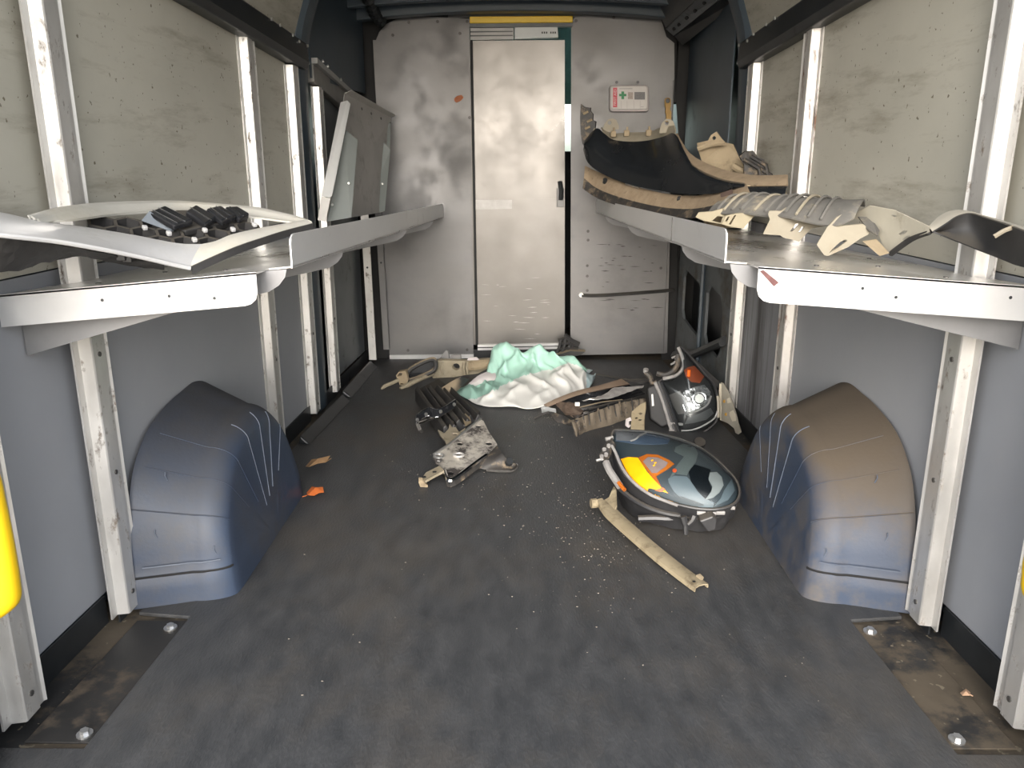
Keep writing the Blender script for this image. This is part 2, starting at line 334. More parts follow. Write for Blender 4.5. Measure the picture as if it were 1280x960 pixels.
POSTS = {-1: [1.215, 1.575, 2.6, 3.03, 3.345], 1: [1.215, 1.545, 2.5, 3.03]}
PW = .080                                          # post width along the wall
walls = {}
for s, nm in ((-1, 'left'), (1, 'right')):
    f = W[s]
    wl_ = obj('wall_' + nm, box((min(s * .97, s * 1.0), Y0, -.08), (max(s * .97, s * 1.0), 5.6, ZR)), M['steel_blue'], kind='structure')
    wl_['label'] = 'dark blue steel side wall of the van, %s side' % nm
    walls[s] = wl_
    ys = [Y0 + .12] + POSTS[s]
    zt = 1.335
    for i in range(len(ys) - 1):
        a, b = ys[i], ys[i + 1]
        if s == -1 and i == 4: continue            # pillar bay
        PB = .056 if b < 1.6 else PAN               # the two rear bays lie a little deeper
        for z0, z1, mt in ((.055, .775, M['panel_shaded']), (.778, zt + .05, M['panel_lit'])):
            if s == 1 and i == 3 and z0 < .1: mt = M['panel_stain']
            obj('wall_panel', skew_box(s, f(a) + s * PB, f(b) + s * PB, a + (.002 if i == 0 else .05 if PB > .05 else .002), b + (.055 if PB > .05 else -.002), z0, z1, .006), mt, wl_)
        # upper panel above the rail
        if b < 3.1: b2 = 3.13 if b > 2.9 else b; obj('upper_panel', prism([V((f(a) + s * .03, a, zt + .06)), V((f(b2) + s * .03, b2 - .002, zt + .06)), V((f(b2) - s * .11, b2 - .002, ZR - .005)), V((f(a) - s * .11, a, ZR - .005))], (s * .006, 0, .003)), M['panel_lit'], wl_)
        # black base strip between the posts
        obj('base_strip', skew_box(s, f(a) + s * (PB - .006), f(b) + s * (PB - .006), a, b, -.01, .056, .004), M['steel_black'], wl_)
    for k, y in enumerate(POSTS[s]):
        x = f(y); zb = .012 if y < 2 else .02
        ztop = {2.6: 1.352, 3.03: 1.318, 3.345: 1.272, 2.5: 1.366}.get(y, 1.34)
        if s == 1 and y == 3.03: ztop = 1.336
        # hat section: outer flange, rear-facing side, inner face with a shallow rolled edge
        pr = [(PAN, -PW * .62), (PAN - .004, -PW * .62), (PAN - .004, -PW * .36), (.002, -PW * .30), (0, -PW * .26), (0, PW * .22), (.004, PW * .26), (.004, PW * .44), (0, PW * .5), (.006, PW * .5), (PAN, PW * .42)]
        ol = [V((x + s * dx, y + PW * .3 + dy, zb)) for dx, dy in pr]
        mm = M['post_rust'] if (s == 1 and y == 2.5) else M['post']
        po = obj('post', prism(ol, (0, 0, ztop - zb)), mm, wl_)
        for zz in (.055, .34, .60):
            obj('rivet', cyl((x, y + PW * .3, zz), (-s * .0025, 0, 0), .0055, 8), M['screw'], po)
    # cant rail along the top of the posts
    def rail_z(y): return 1.352 - .06 * (y - 2.6)
    a, b = Y0 + .05, 3.16
    sec = lambda y: [V((f(y) - s * .012, y, rail_z(y) - .004)), V((f(y) - s * .022, y, rail_z(y) + .02)), V((f(y) - s * .014, y, rail_z(y) + .085)), V((f(y) + s * .004, y, rail_z(y) + .098)), V((f(y) + s * .05, y, rail_z(y) + .10)), V((f(y) + s * .05, y, rail_z(y) - .004))]
    bm = BM(); A = [bm.verts.new(p) for p in sec(a)]; B = [bm.verts.new(p) for p in sec(b)]
    bm.faces.new(A); bm.faces.new(B[::-1])
    for i in range(6): bm.faces.new((A[i], B[i], B[(i + 1) % 6], A[(i + 1) % 6]))
    cr = obj('cant_rail', bm, M['steel_black'], wl_, bevel=.004)
    for y in (2.30, 2.42, 2.78, 2.86, 2.99, 3.06):
        obj('screw', cyl((f(y) - s * .016, y, rail_z(y) + .070 + .018 * ((y * 37) % 1)), (-s * .005, 0, 0), .0055, 8), M['bolt'], cr)
    # B pillar hoop: rises along the wall, bends in under the roof
    yh = 3.20; x0 = f(yh)
    path = [V((x0 + s * .03, yh, 0)), V((x0 + s * .03, yh, 1.0)), V((x0 + s * .026, yh, 1.28)), V((x0 + s * .012, yh, 1.42)), V((x0 - s * .02, yh, 1.53)), V((x0 - s * .08, yh, 1.64)), V((x0 - s * .26, yh, 1.72)), V((x0 - s * .45, yh, 1.765)), V((0, yh, 1.785))]
    path = spline(path, 5); rows = []
    for i, p in enumerate(path):
        t = (path[min(i + 1, len(path) - 1)] - path[max(i - 1, 0)]).normalized(); n_ = V((-s * abs(t.z), 0, -abs(t.x))).normalized()
        rows.append([p + V((0, -.075, 0)) - n_ * .05, p + V((0, -.075, 0)) - n_ * .005, p + V((0, -.06, 0)) + n_ * .012, p + V((0, -.02, 0)) + n_ * .018, p + V((0, .03, 0)) + n_ * .018, p + V((0, .06, 0)) + n_ * .002, p + V((0, .06, 0)) - n_ * .05])
    ho = obj('pillar_hoop', sheet(rows, 0), M['steel_blue'], wl_, smooth=True, angle=35)
    for zz in (1.34, 1.40):
        obj('screw', cyl((x0 - s * .006, yh - .02, zz), (-s * .008, 0, 0), .006, 8), M['bolt'], ho)
# ---------------- ceiling
ce = obj('ceiling', box((-.98, Y0, ZR), (.98, 5.0, ZR + .03)), M['steel_blue'], kind='structure'); ce['label'] = 'dark blue steel roof of the van'
# front roof bow above the bulkhead, slightly arched, and corner fillets
for y0_, zc, ze, dz, nm in ((3.93, 1.645, 1.60, .05, 'roof_bow'), (3.80, 1.672, 1.632, .03, 'roof_bow')):
    pts = [V((x, y0_, zc + (ze - zc) * (abs(x) / .8) ** 2.2)) for x in [-.8 + .1 * i for i in range(17)]]
    top = [V((.8, y0_, ZR)), V((-.8, y0_, ZR))]
    obj(nm, prism(pts + top, (0, dz + .02, 0)), M['steel_blue'], ce, bevel=.006)
# left front bay: dark blue upper panel, sloping beam, lower panel
f = WL
obj('corner_panel', skew_box(-1, f(3.29) - .012, f(4.02) + .03, 3.29, 4.02, 1.30, ZR, .006), M['steel_blue'], walls[-1])
bm = prism([V((f(3.30) - .005, 3.30, 1.285)), V((f(3.30) - .005, 3.30, 1.352)), V((f(3.86) + .01, 3.86, 1.265)), V((f(3.86) + .01, 3.86, 1.185))], (-.03, 0, 0))
sb = obj('side_beam', bm, mat('dull_galvanised_beam', (.20, .195, .185), (.28, .27, .255), scale=6, rough=.5, metal=.3), walls[-1], bevel=.003)
bm = prism([V((f(3.30) + .012, 3.30, 1.352)), V((f(3.30) - .03, 3.30, 1.352)), V((f(3.88) - .02, 3.88, 1.262)), V((f(3.88) + .025, 3.88, 1.262))], (0, 0, .022))
st = obj('beam_strip', bm, mat('pale_galvanised_strip', (.34, .34, .33), (.42, .42, .41), scale=6, rough=.5, metal=.3), sb, bevel=.002)
for t in (.08, .2, .55, .95):
    y = 3.30 + .56 * t; obj('screw', cyl((f(y) + .018, y, 1.372 - .09 * t), (.006, 0, .002), .006, 8), M['bolt'], st)
obj('wall_panel', skew_box(-1, f(3.37) - PAN, f(4.02) - PAN, 3.37, 3.99, .055, 1.25, .006), M['steel_grey'], walls[-1])
obj('base_strip', skew_box(-1, f(3.1) - .02, f(4.02) - .02, 3.1, 4.02, -.01, .05, .004), M['steel_black'], walls[-1])
# two narrow strips by the bulkhead on the left
for (u0, v0, u1, v1, wd, yy) in ((457, 305, 466, 450, .036, 3.92), (474, 300, 483, 437, .03, 4.0)):
    a = at(u0, v0, y=yy); b = at(u1, v1, y=yy); a.z = .80
    o_ = obj('edge_strip', prism([b + V((-wd / 2, 0, 0)), b + V((wd / 2, 0, 0)), a + V((wd / 2, 0, 0)), a + V((-wd / 2, 0, 0))], (0, .012, 0)), M['post'] if wd > .033 else M['bulk'], walls[-1])
    obj('rivet', cyl(b.lerp(a, .6) - V((0, .004, 0)), (0, .004, 0), .005, 8), M['steel_black'], o_)
# slanted kick plates at the foot of the left wall, ahead of the arch
kp = obj('kick_plate', prism([V((-.80, 2.72, 0)), V((-.755, 2.72, 0)), V((-.79, 2.72, .035))], (.035, .55, 0)), M['steel_black'], walls[-1], bevel=.006)
obj('kick_plate', prism([V((-.775, 3.32, 0)), V((-.725, 3.32, 0)), V((-.765, 3.32, .035))], (.02, .55, 0)), M['steel_black'], walls[-1], bevel=.006)
# ---------------- right front bay: sliding door, inner steel pressing with cut-outs below, flat dark panel above
fr_ = WR
obj('corner_panel', skew_box(1, fr_(3.29) - .0, fr_(4.05) - .0, 3.29, 4.02, .86, 1.62, .006), M['steel_blue'], walls[1])
c0 = [at(832, 36, y=4.0), at(842, 45, y=4.0), at(853, 57, y=4.0)]; c1 = [at(886, -14, y=3.25), at(906, -6, y=3.25), at(936, -8, y=3.25)]
cs = obj('corner_beam', prism([c0[0], c0[1], c1[1], c1[0]], (.02, 0, .012)), M['steel_grey'], walls[1])
obj('beam_web', prism([c0[1] + V((.004, 0, -.001)), c0[2], c1[2], c1[1] + V((.004, 0, -.001))], (.02, 0, .04)), M['steel_black'], cs)
obj('beam_web', prism([c0[0] + V((0, 0, .004)), c0[0] + V((-.05, 0, .09)), c1[0] + V((-.05, 0, .10)), c1[0] + V((0, 0, .004))], (.03, 0, .02)), M['steel_black'], cs)
for t in (.12, .24, .42, .6, .78):
    p = c0[0].lerp(c0[1], .5).lerp(c1[0].lerp(c1[1], .5), t); obj('slot', cyl(p + V((-.004, -.004, -.004)), (.006, .006, .005), .007, 8), M['void'], cs)
# ribbed black conduit in the far left roof corner
cd = [at(u, v, y=yy_) for u, v, yy_ in ((452, -14, 3.7), (462, 2, 3.8), (468, 16, 3.9), (476, 26, 3.98))]
cdp = resample(spline(cd, 6), 22)
co_ = obj('conduit', tube(cdp, [.022 if i % 3 else .030 for i in range(22)], 9), M['steel_black'], walls[-1])
def YZ(u, v, x): return at(u, v, x=x)
xd = .822
def dpt(y, z): return V((xd - .03 * (y - 3.1), y, z))
outl = [dpt(3.10, .0), dpt(4.0, .0), dpt(4.0, .84), dpt(3.10, .84)]
def rr(y0, y1, z0, z1, sk=.0, c=.04):
    return [dpt(y0 + c, z0), dpt(y1 - c, z0 + sk), dpt(y1, z0 + sk + c), dpt(y1, z1 + sk - c), dpt(y1 - c, z1 + sk), dpt(y0 + c, z1), dpt(y0, z1 - c), dpt(y0, z0 + c)]
holes = [rr(3.20, 3.46, .20, .46, .02), rr(3.56, 3.90, .22, .46, .03), rr(3.18, 3.44, .58, .78, .0), rr(3.58, 3.88, .56, .78, .0)]
dp = obj('door_pressing', plate(outl, holes, (.012, 0, 0)), mat('dusty_blue_grey_steel', (.085, .096, .105), (.125, .135, .14), scale=6, rough=.5, dirt=(.10, .085, .065), dscale=6, dlo=.5, dhi=.7), walls[1])
dp['label'] = 'dark steel inner frame of the side door with cut-outs'
obj('door_skin', prism([V((.90, 3.1, 0)), V((.875, 4.02, 0)), V((.875, 4.02, .86)), V((.90, 3.1, .86))], (.006, 0, 0)), M['steel_black'], walls[1])
for (y, z0, z1) in ((3.51, .06, .82),):
    obj('door_rib', tube([dpt(y, z0) - V((.004, 0, 0)), dpt(y, z1) - V((.004, 0, 0))], .018, 8, flat=.6), M['steel_blue'], walls[1], smooth=True)
obj('door_rib', tube([dpt(3.12, .30) - V((.008, 0, 0)), dpt(3.5, .16) - V((.02, 0, 0)), dpt(3.95, .05) - V((.01, 0, 0))], .028, 8, flat=.6), M['steel_black'], walls[1], smooth=True)
for (y, z, l) in ((3.30, .66, .16), (3.74, .64, .2)):
    obj('door_mechanism', box((.84, y, z - .05), (.87, y + l, z + .07)), M['steel_grey'], walls[1], bevel=.02)

# ---------------- bulkhead (wall_front), sliding door (door_1)
def B(u, v, y=YB): return at(u, v, y=y)
wf = obj('wall_front', box((-.97, YB + .03, 1.63), (.97, YB + .06, ZR)), M['steel_black'], kind='structure'); wf['label'] = 'bulkhead between load bay and cab'
def px(pts, y=YB): return [B(u, v, y) for u, v in pts]
ls = obj('bulkhead_sheet', prism(px([(487, 446), (592, 446), (587, 24), (545, 21), (510, 22), (495, 24), (483, 30), (474, 40), (470, 50), (466, 50), (474, 200)]), (0, .006, 0)), M['bulk'], wf)
rs = obj('bulkhead_sheet', prism(px([(713, 444), (829, 442), (837, 250), (843, 100), (843, 54), (833, 46), (824, 16), (720, 20), (714, 28)]), (0, .006, 0)), M['bulk'], wf)
hd = obj('header_sheet', prism(px([(560, 24), (560, 14), (640, 9), (760, 10), (824, 15), (822, 22), (716, 21), (587, 21)], YB + .008), (0, .004, 0)), M['bulk'], wf)
obj('edge_angle', prism(px([(829, 442), (834, 441), (842, 100), (838, 250)], YB - .012), (0, .02, 0)), M['bulk'], wf)
obj('foot_rail', prism(px([(487, 444), (592, 443), (592, 448), (487, 449)], YB - .01), (0, .03, 0)), M['alu'], wf)
yb = obj('header_bar', prism(px([(587, 20.5), (716, 19.5), (716, 28), (587, 29)], YB - .02), (0, .03, 0)), M['yellow'], wf, bevel=.003); yb['label'] = 'yellow bar above the sliding door'
obj('header_shadow_bar', prism(px([(587, 29), (716, 28), (716, 33), (587, 34)], YB - .012), (0, .03, 0)), M['steel_grey'], wf)
for (u, v) in ((491, 44), (511, 28), (547, 27), (584, 27), (575, 42), (587, 147), (510, 438), (584, 437), (720, 26), (767, 22), (815, 22), (735, 289), (735, 300), (734, 332), (734, 345), (734, 363), (826, 335)):
    obj('rivet', cyl(B(u, v) - V((0, .004, 0)), (0, .005, 0), .0075, 8), M['screw'], wf)
rs_ = random.Random(11); scuff = mat('black_scuff', (.035, .033, .033), (.07, .066, .064), scale=40, rough=.6)
for i in range(34):
    v = rs_.choice((307, 322, 327, 331, 335, 338, 340, 352, 358, 375, 386)) + rs_.uniform(-2, 2); u = rs_.uniform(742, 815); l = rs_.uniform(3, 17); h = rs_.uniform(.35, 1.1)
    obj('scuff_mark', prism(px([(u, v), (u + l * .5, v - h * .6), (min(u + l, 830), v + .3), (u + l * .4, v + h)], YB - .0007), (0, .0007, 0)), scuff, rs)
# side fillers, leaving the narrow gap of light beside the clip
obj('side_filler', prism(px([(440, 470), (500, 470), (500, 5), (430, 5)], YB + .03), (0, .01, 0)), M['void'], wf)
obj('side_filler', prism(px([(847, 460), (880, 460), (890, 5), (847, 5), (845, 120), (848, 165), (848, 185)], YB + .03), (0, .01, 0)), M['void'], wf)
obj('side_filler', prism(px([(826, 460), (846, 460), (848, 185), (840, 185), (835, 200)], YB + .03), (0, .01, 0)), M['void'], wf)
obj('side_filler', prism(px([(800, 5), (850, 5), (845, 128), (830, 128)], YB + .03), (0, .01, 0)), M['void'], wf)
obj('sill_strip', prism(px([(592, 437), (712, 434), (712, 447), (592, 449)], YB + .02), (0, .02, 0)), M['steel_black'], wf)
# the door: aluminium leaf in two sheets, runners above and below, latch
d1 = obj('door_1', prism(px([(585, 51), (706, 50), (706, 429), (590, 431)], YB + .022), (0, .014, 0)), M['door'], kind='structure'); d1['label'] = 'narrow bare aluminium sliding door in the bulkhead'
obj('kick_sheet', prism(px([(594, 250), (706, 248), (706, 428), (598, 430)], YB + .018), (0, .004, 0)), M['door'], d1)
obj('joint_strip', prism(px([(594, 250), (640, 250), (640, 261), (594, 262)], YB + .014), (0, .004, 0)), mat('bright_joint_strip', (.17, .165, .16), (.25, .245, .24), scale=14, rough=.4, metal=.7), d1)
obj('edge_seal', prism(px([(587.5, 50), (590.5, 50), (597.5, 431), (594.5, 431)], YB + .004), (0, .016, 0)), M['void'], d1)
tr = obj('top_runner', prism(px([(588, 35), (642, 34), (642, 49), (588, 50)], YB + .012), (0, .02, 0)), mat('grey_alloy_rail', (.20, .20, .20), (.27, .27, .268), scale=10, rough=.45, metal=.6), d1)
for v in (39, 44): obj('groove', prism(px([(588, v), (641, v - .5), (641, v + 1), (588, v + 1.6)], YB + .010), (0, .003, 0)), M['steel_black'], tr)
mb = obj('motor_cover', prism(px([(643, 34), (697, 33), (698, 47), (643, 49)], YB + .0), (0, .03, 0)), mat('white_painted_metal', (.62, .66, .66), (.7, .73, .72), rough=.4), d1, bevel=.003)
for k in range(7):
    if k == 3: continue
    u = 677 + k * 2.7
    obj('print_mark', prism(px([(u, 39.5), (u + 1.7, 39.5), (u + 1.7, 42), (u, 42)], YB - .0006), (0, .0006, 0)), M['steel_black'], mb)
br = obj('bottom_runner', prism(px([(597, 431), (706, 429), (706, 436), (597, 438)], YB + .006), (0, .03, 0)), M['alu'], d1)
obj('groove', prism(px([(597, 434), (706, 432), (706, 433), (597, 435.2)], YB + .004), (0, .003, 0)), M['steel_black'], br)
pale_s = mat('pale_scratch', (.34, .33, .32), (.44, .43, .42), scale=60, rough=.4, metal=.5)
for i in range(22):
    u = rs_.uniform(600, 685); v = rs_.uniform(345, 424); l = rs_.uniform(3, 18); h = rs_.uniform(.25, .7); sl = rs_.uniform(-.06, .06)
    obj('scratch', prism(px([(u, v), (u + l * .5, v + sl * l * .5 - h * .5), (u + l, v + sl * l), (u + l * .5, v + sl * l * .5 + h * .5)], YB + .0172), (0, .0008, 0)), pale_s, d1)
la = obj('latch', prism(px([(696, 235), (705, 235), (705, 259), (696, 259)], YB + .008), (0, .02, 0)), M['bulk'], d1, bevel=.002)
obj('latch_handle', tube([B(700, 227, YB + .006), B(701.5, 238, YB - .008), B(701, 250, YB - .006)], .011, 8), M['steel_black'], la, smooth=True)
# cab behind: dark seat-side partition, windscreen with its tinted band
cabm = mat('dark_cab_trim', (.02, .021, .023), (.03, .03, .033), rough=.7)
sw = obj('trim_1', box((-.97, 4.9, -.01), (.97, 5.0, 1.05)), cabm, kind='structure'); sw['label'] = 'dark dashboard of the cab seen through the door gap'
tb = obj('window_1', prism([V((-.97, 5.28, 1.04)), V((.97, 5.28, 1.04)), V((.97, 5.02, 1.8)), V((-.97, 5.02, 1.8))], (0, .006, 0)), glass('windscreen_glass', (.93, .98, .95), .02), kind='structure'); tb['label'] = 'windscreen of the cab'
obj('tint_band', prism([V((-.97, 5.17, 1.33)), V((.97, 5.17, 1.33)), V((.97, 5.0, 1.8)), V((-.97, 5.0, 1.8))], (0, .006, 0)), glass('teal_tint', (.095, .13, .123), .03), tb)

# ================================================================== WHEEL ARCH COVERS
def arch_cover(s, label):
    f = W[s]; yc = 1.985
    t_ = thing('wheel_arch_cover', label, 'wheel arch', (s * .78, yc, 0), 'wheel arch covers')
    # side profiles (y offset, z): at the wall and at the rounded inner edge
    wallp = [(-.375, 0), (-.372, .07), (-.366, .075), (-.356, .16), (-.335, .24), (-.29, .315), (-.21, .372), (-.10, .400), (0, .410), (.09, .413), (.17, .385), (.255, .30), (.32, .19), (.350, .10), (.358, .07), (.362, 0)]
    innp = [(-.30, 0), (-.298, .07), (-.293, .075), (-.28, .14), (-.25, .195), (-.20, .245), (-.135, .28), (-.06, .298), (.01, .30), (.08, .294), (.15, .268), (.21, .22), (.25, .155), (.275, .10), (.284, .07), (.29, 0)]
    pw = resample(spline([V((0, a, b)) for a, b in wallp], 5), 64); pi_ = resample(spline([V((0, a, b)) for a, b in innp], 5), 64)
    xi = .690; rows = []
    def pnt(i, k):
        """k: 0 at the wall .. 1 at the crown edge, 1..2 around the edge, 2..3 down the side face"""
        a, b = pw[i], pi_[i]; xw = abs(f(yc)) + .026
        if k <= 1:
            x = xw + (xi + .06 - xw) * k; q = a.lerp(b, k * .52)
        elif k <= 2:
            t = (k - 1) * math.pi / 2; x = xi + .06 - .06 * math.sin(t) - .026 * max(0, 1 - b.z / .30) * (k - 1); q = a.lerp(b, .52 + .48 * (1 - math.cos(t)))
            q = V((0, q.y, q.z)); 
        else:
            g_ = k - 2; q = V((0, b.y * (1 - g_), b.z * (1 - g_))); x = xi - .026 * max(0, 1 - q.z / .30)
            if q.z < .072: x -= .003
        return V((s * x, yc + q.y, max(q.z, .0005)))
    ks = [i / 7 for i in range(7)] + [1 + i / 8 for i in range(8)] + [2 + i / 10 for i in range(11)]
    for i in range(64): rows.append([pnt(i, k) for k in ks])
    am = M['arch'] if s < 0 else M['arch_dirty']
    sh = obj('cover_shell', sheet(rows, 0), am, t_, smooth=True, angle=70)
    def path(fr_, k0, k1, n=26, lift=.0012):
        i = int(fr_ * 63); out = []
        for j in range(n):
            k = k0 + (k1 - k0) * j / (n - 1); p = pnt(i, k)
            out.append(p + V((-s * lift, 0, lift)))
        return out
    # moulded ribs: over the crown and fanning down the side face
    for fr_, k0, k1 in ((.28, .15, 2.35), (.36, .2, 2.5), (.46, 1.25, 2.66), (.55, 1.4, 2.62), (.63, 1.6, 2.56), (.73, 1.8, 2.4)):
        obj('rib', tube(path(fr_, k0, k1), .0013, 6, flat=.6), M['arch_scuff'] if fr_ > .4 else am, sh, smooth=True)
    obj('rib', tube(path(.20, .02, 1.95), .0016, 6), am, sh, smooth=True)
    # skirt seam and scuffed line
    line = []
    for k in [i / 10 for i in range(0, 21)]:
        p = pnt(min(range(30), key=lambda i_: abs(pnt(i_, k).z - .073)), k); line.append(V((p.x - s * .0005, p.y - .0008, .073)))
    obj('skirt_seam', tube(line, .0028, 6), M['void'], sh, smooth=True)
    line = [V((p.x, p.y - .0022, .098)) for p in line[2:17]]
    obj('scuff_line', tube(line, .0016, 5), M['arch_scuff'], sh, smooth=True)
    for (k, z) in ((.55, .20), (.45, .088), (1.5, .05)):
        p = pnt(4 + int(z * 60), k); p = p + V((0, -.001, 0))
        obj('scratch', tube([p, p + V((s * .004, -.002, .012)), p + V((s * .003, -.001, .02))], .0014, 5), M['arch_scuff'], sh)
    return t_
arch_cover(-1, 'blue-grey moulded plastic wheel arch cover beside the fallen orange leaf')
arch_cover(1, 'blue-grey plastic wheel arch cover with brown dirt on top, beside the amber headlight')

# ================================================================== SHELVES
M['gusset'] = mat('grey_coated_gusset', (.20, .20, .205), (.26, .26, .265), scale=6, rough=.45, metal=.3)
def shelf(s, label):
    f = W[s]
    ynear, ycor, yfar = 1.40, 1.48, 4.0
    xr = s * (.463 if s < 0 else .416); xs0 = s * (.42 if s < 0 else .376); xs1 = s * .372
    z0, z1 = (.798, .733) if s < 0 else (.808, .755)
    tilt = .040 if s < 0 else .032
    def zx(x, y): return z(y) - tilt * max(0, abs(x) - abs(xs(y))) / .45
    def z(y): return z0 + (z1 - z0) * (y - ynear) / (yfar - ynear)
    def xs(y): return xs0 + (xs1 - xs0) * (y - ycor) / (yfar - ycor)
    t_ = thing('shelf', label, 'shelf', (s * .65, 2.6, z(2.6)), 'aluminium shelves along the van walls')
    # tray with notches round the posts
    wallside = [(f(ynear) + s * .053, ynear)]
    for y in POSTS[s]:
        if y < ynear + .02: continue
        a, b = y - PW * .36, y + PW * .84
        wallside += [(f(a) + s * .026, a), (f(a) - s * .003, a), (f(b) - s * .003, b), (f(b) + s * .026, b)]
    wallside.append((f(3.98) + s * .02, 3.98))
    edge = [(xs(yfar) , yfar), (xs(ycor), ycor), (xr - s * .0, ycor - .005), (xr, ynear)]
    ol = [V((x, y, zx(x, y))) for x, y in wallside + edge]
    tray = obj('tray', prism(ol, (0, 0, -.003)), M['alu_shelf'], t_)
    # side lip standing up, with a rounded near corner and a low rounded far end
    lip = []; h = .062
    pts = [(ycor, 0), (ycor, h * .72), (ycor + .004, h * .88), (ycor + .014, h * .98), (ycor + .03, h), (yfar - .06, h), (yfar - .01, h * .8), (yfar, h * .35), (yfar, 0)]
    ol = [V((xs(y), y, z(y) - .004 + dz)) for y, dz in pts]
    sl = obj('side_lip', prism(ol, (s * .003, 0, 0)), M['alu'], t_)
    # folded-down rear lip with rounded lower inner corner
    hx = .058 if s < 0 else .062; xo = f(ynear) + s * .054
    q = [(xr, .0), (xr, -hx * .65), (xr + s * .004, -hx * .84), (xr + s * .013, -hx * .96), (xr + s * .024, -hx), (xo, -hx), (xo, 0)]
    rl = obj('rear_lip', prism([V((x, ynear, zx(x, ynear) + .001 + dz)) for x, dz in q], (0, .003, 0)), M['alu'], t_)
    for x in ((.54, .62, .74) if s < 0 else (.60, .66, .86)):
        obj('rivet_hole', cyl((s * x, ynear - .0006, zx(x, ynear) - .014 - .026 * ((x * 7.3) % 1)), (0, .001, 0), .003, 8), M['steel_black'], rl)
    # gussets under the tray
    for y in (1.455, 1.9, 2.85, 3.6):
        xi = xs(max(y, ycor)) + s * .004; xw = f(y) + s * (.053 if y < 1.6 else .025); zz = z(y) - .003
        c = [(xi, 0), (xi + s * .004, -.014), (xi + s * .016, -.028), (xi + s * .035, -.038), (xi + s * .075, -.044), (xi + s * .22, -.062), (xw, -.118 if y < 1.6 else -.09), (xw, 0)]
        g_ = obj('gusset', prism([V((x, y, zx(x, y) - .003 + dz)) for x, dz in c], (0, .003, 0)), M['gusset'], t_)
        if y < 1.6: obj('bolt', cyl((s * .70, y - .004, zz - .068), (0, .005, 0), .004, 8), M['bolt'], g_)
    for (x, y) in ((.78, 1.47), (.56, 1.52), (.72, 1.62), (.80, 1.85)):
        obj('rivet', cyl((s * x, y, zx(x, y)), (0, 0, .002), .005, 8), M['screw'], tray)
    return t_, z, xs
shl, zl, xsl = shelf(-1, 'aluminium shelf with upturned lip carrying the silver grille')
shr, zr, xsr = shelf(1, 'aluminium shelf with upturned lip carrying the black bumper pieces')
# joint line and red-brown mark on the right shelf's lips
p = at(839, 285, x=.373); obj('lip_joint', box((xsr(p.y) - .0012, p.y - .002, zr(p.y)), (xsr(p.y), p.y + .002, zr(p.y) + .056)), M['screw'], shr)
mk_ = mat('red_brown_mark', (.09, .035, .035), (.15, .07, .065), scale=60, rough=.8)
a = at(950, 339, y=1.3985); b = at(972, 356, y=1.3985)
obj('paint_mark', prism([a, a + V((.006, 0, .002)), b + V((.002, 0, .004)), b + V((-.006, 0, -.003))], (0, .001, 0)), mk_, shr)

# ================================================================== YELLOW GRAB HANDLES on the rear pillars
for s, lb in ((-1, 'yellow plastic grab handle on the rear pillar, wheel arch with the orange leaf beyond it'), (1, 'yellow plastic grab handle on the rear pillar, dirt-topped wheel arch beyond it')):
    pil = obj('rear_pillar', box((min(s * .86, s * .97), Y0, -.01), (max(s * .86, s * .97), Y0 + .12, ZR)), M['steel_grey'], walls[s], bevel=.01)
    x = s * (.802 if s < 0 else .796); y = 1.115; zt, zb = (.535, .305) if s < 0 else (.47, .325)
    h = thing('grab_handle', lb, 'handle', (x + s * .05, 1.08, zb), 'yellow grab handles')
    c = spline([V((x + s * .055, y - .03, zt + .03)), V((x + s * .01, y, zt)), V((x - s * .0, y, zt - .06)), V((x, y, zb + .04)), V((x + s * .012, y, zb + .005)), V((x + s * .06, y - .03, zb - .015))], 6)
    obj('grip', tube(c, .022, 12, flat=.8), M['yellow'], h, smooth=True)
    for z_ in (zt + .03, zb - .015):
        obj('mount', cyl((x + s * .05, y - .035, z_), (s * .03, -.02, 0), .03, 12), M['yellow'], h)

# ================================================================== LEFT SHELF: silver grille, spare tray
M['silver'] = mat('silver_painted_trim', (.55, .555, .56), (.64, .64, .645), scale=5, rough=.3, metal=.35, coat=.3, dirt=(.42, .40, .35), dscale=6, dlo=.5, dhi=.8)
M['silver_d'] = mat('dusty_silver_trim', (.50, .49, .44), (.60, .585, .54), scale=7, rough=.42, metal=.25, dirt=(.40, .37, .30), dscale=5, dlo=.45, dhi=.75)
M['gloss_black'] = mat('gloss_black_plastic', (.012, .013, .015), (.02, .021, .024), scale=20, rough=.18, coat=.4)
M['chrome'] = mat('chrome', (.75, .76, .78), (.82, .83, .84), scale=30, rough=.12, metal=1.0)
M['matt_black'] = mat('matt_black_plastic', (.018, .018, .019), (.032, .031, .031), scale=14, rough=.55, bump=.1, dust=(.075, .065, .05), dustlo=.45, dusthi=1.3)
M['dusty_black'] = mat('dust_covered_black_plastic', (.022, .022, .023), (.045, .043, .04), scale=10, rough=.6, bump=.15, dust=(.27, .215, .145), dustlo=.12, dusthi=.75)
M['tan_dust'] = mat('tan_dusty_plastic', (.24, .188, .118), (.33, .265, .175), scale=12, rough=.85, bump=.25, dirt=(.15, .115, .075), dscale=16, dlo=.55, dhi=.7)
M['beige'] = mat('pale_beige_plastic', (.215, .19, .142), (.29, .26, .20), scale=9, rough=.7, bump=.12, dirt=(.24, .19, .13), dscale=14, dlo=.58, dhi=.75)
M['grey_blue'] = mat('grey_blue_plastic_plate', (.10, .12, .14), (.14, .16, .185), scale=6, rough=.4)

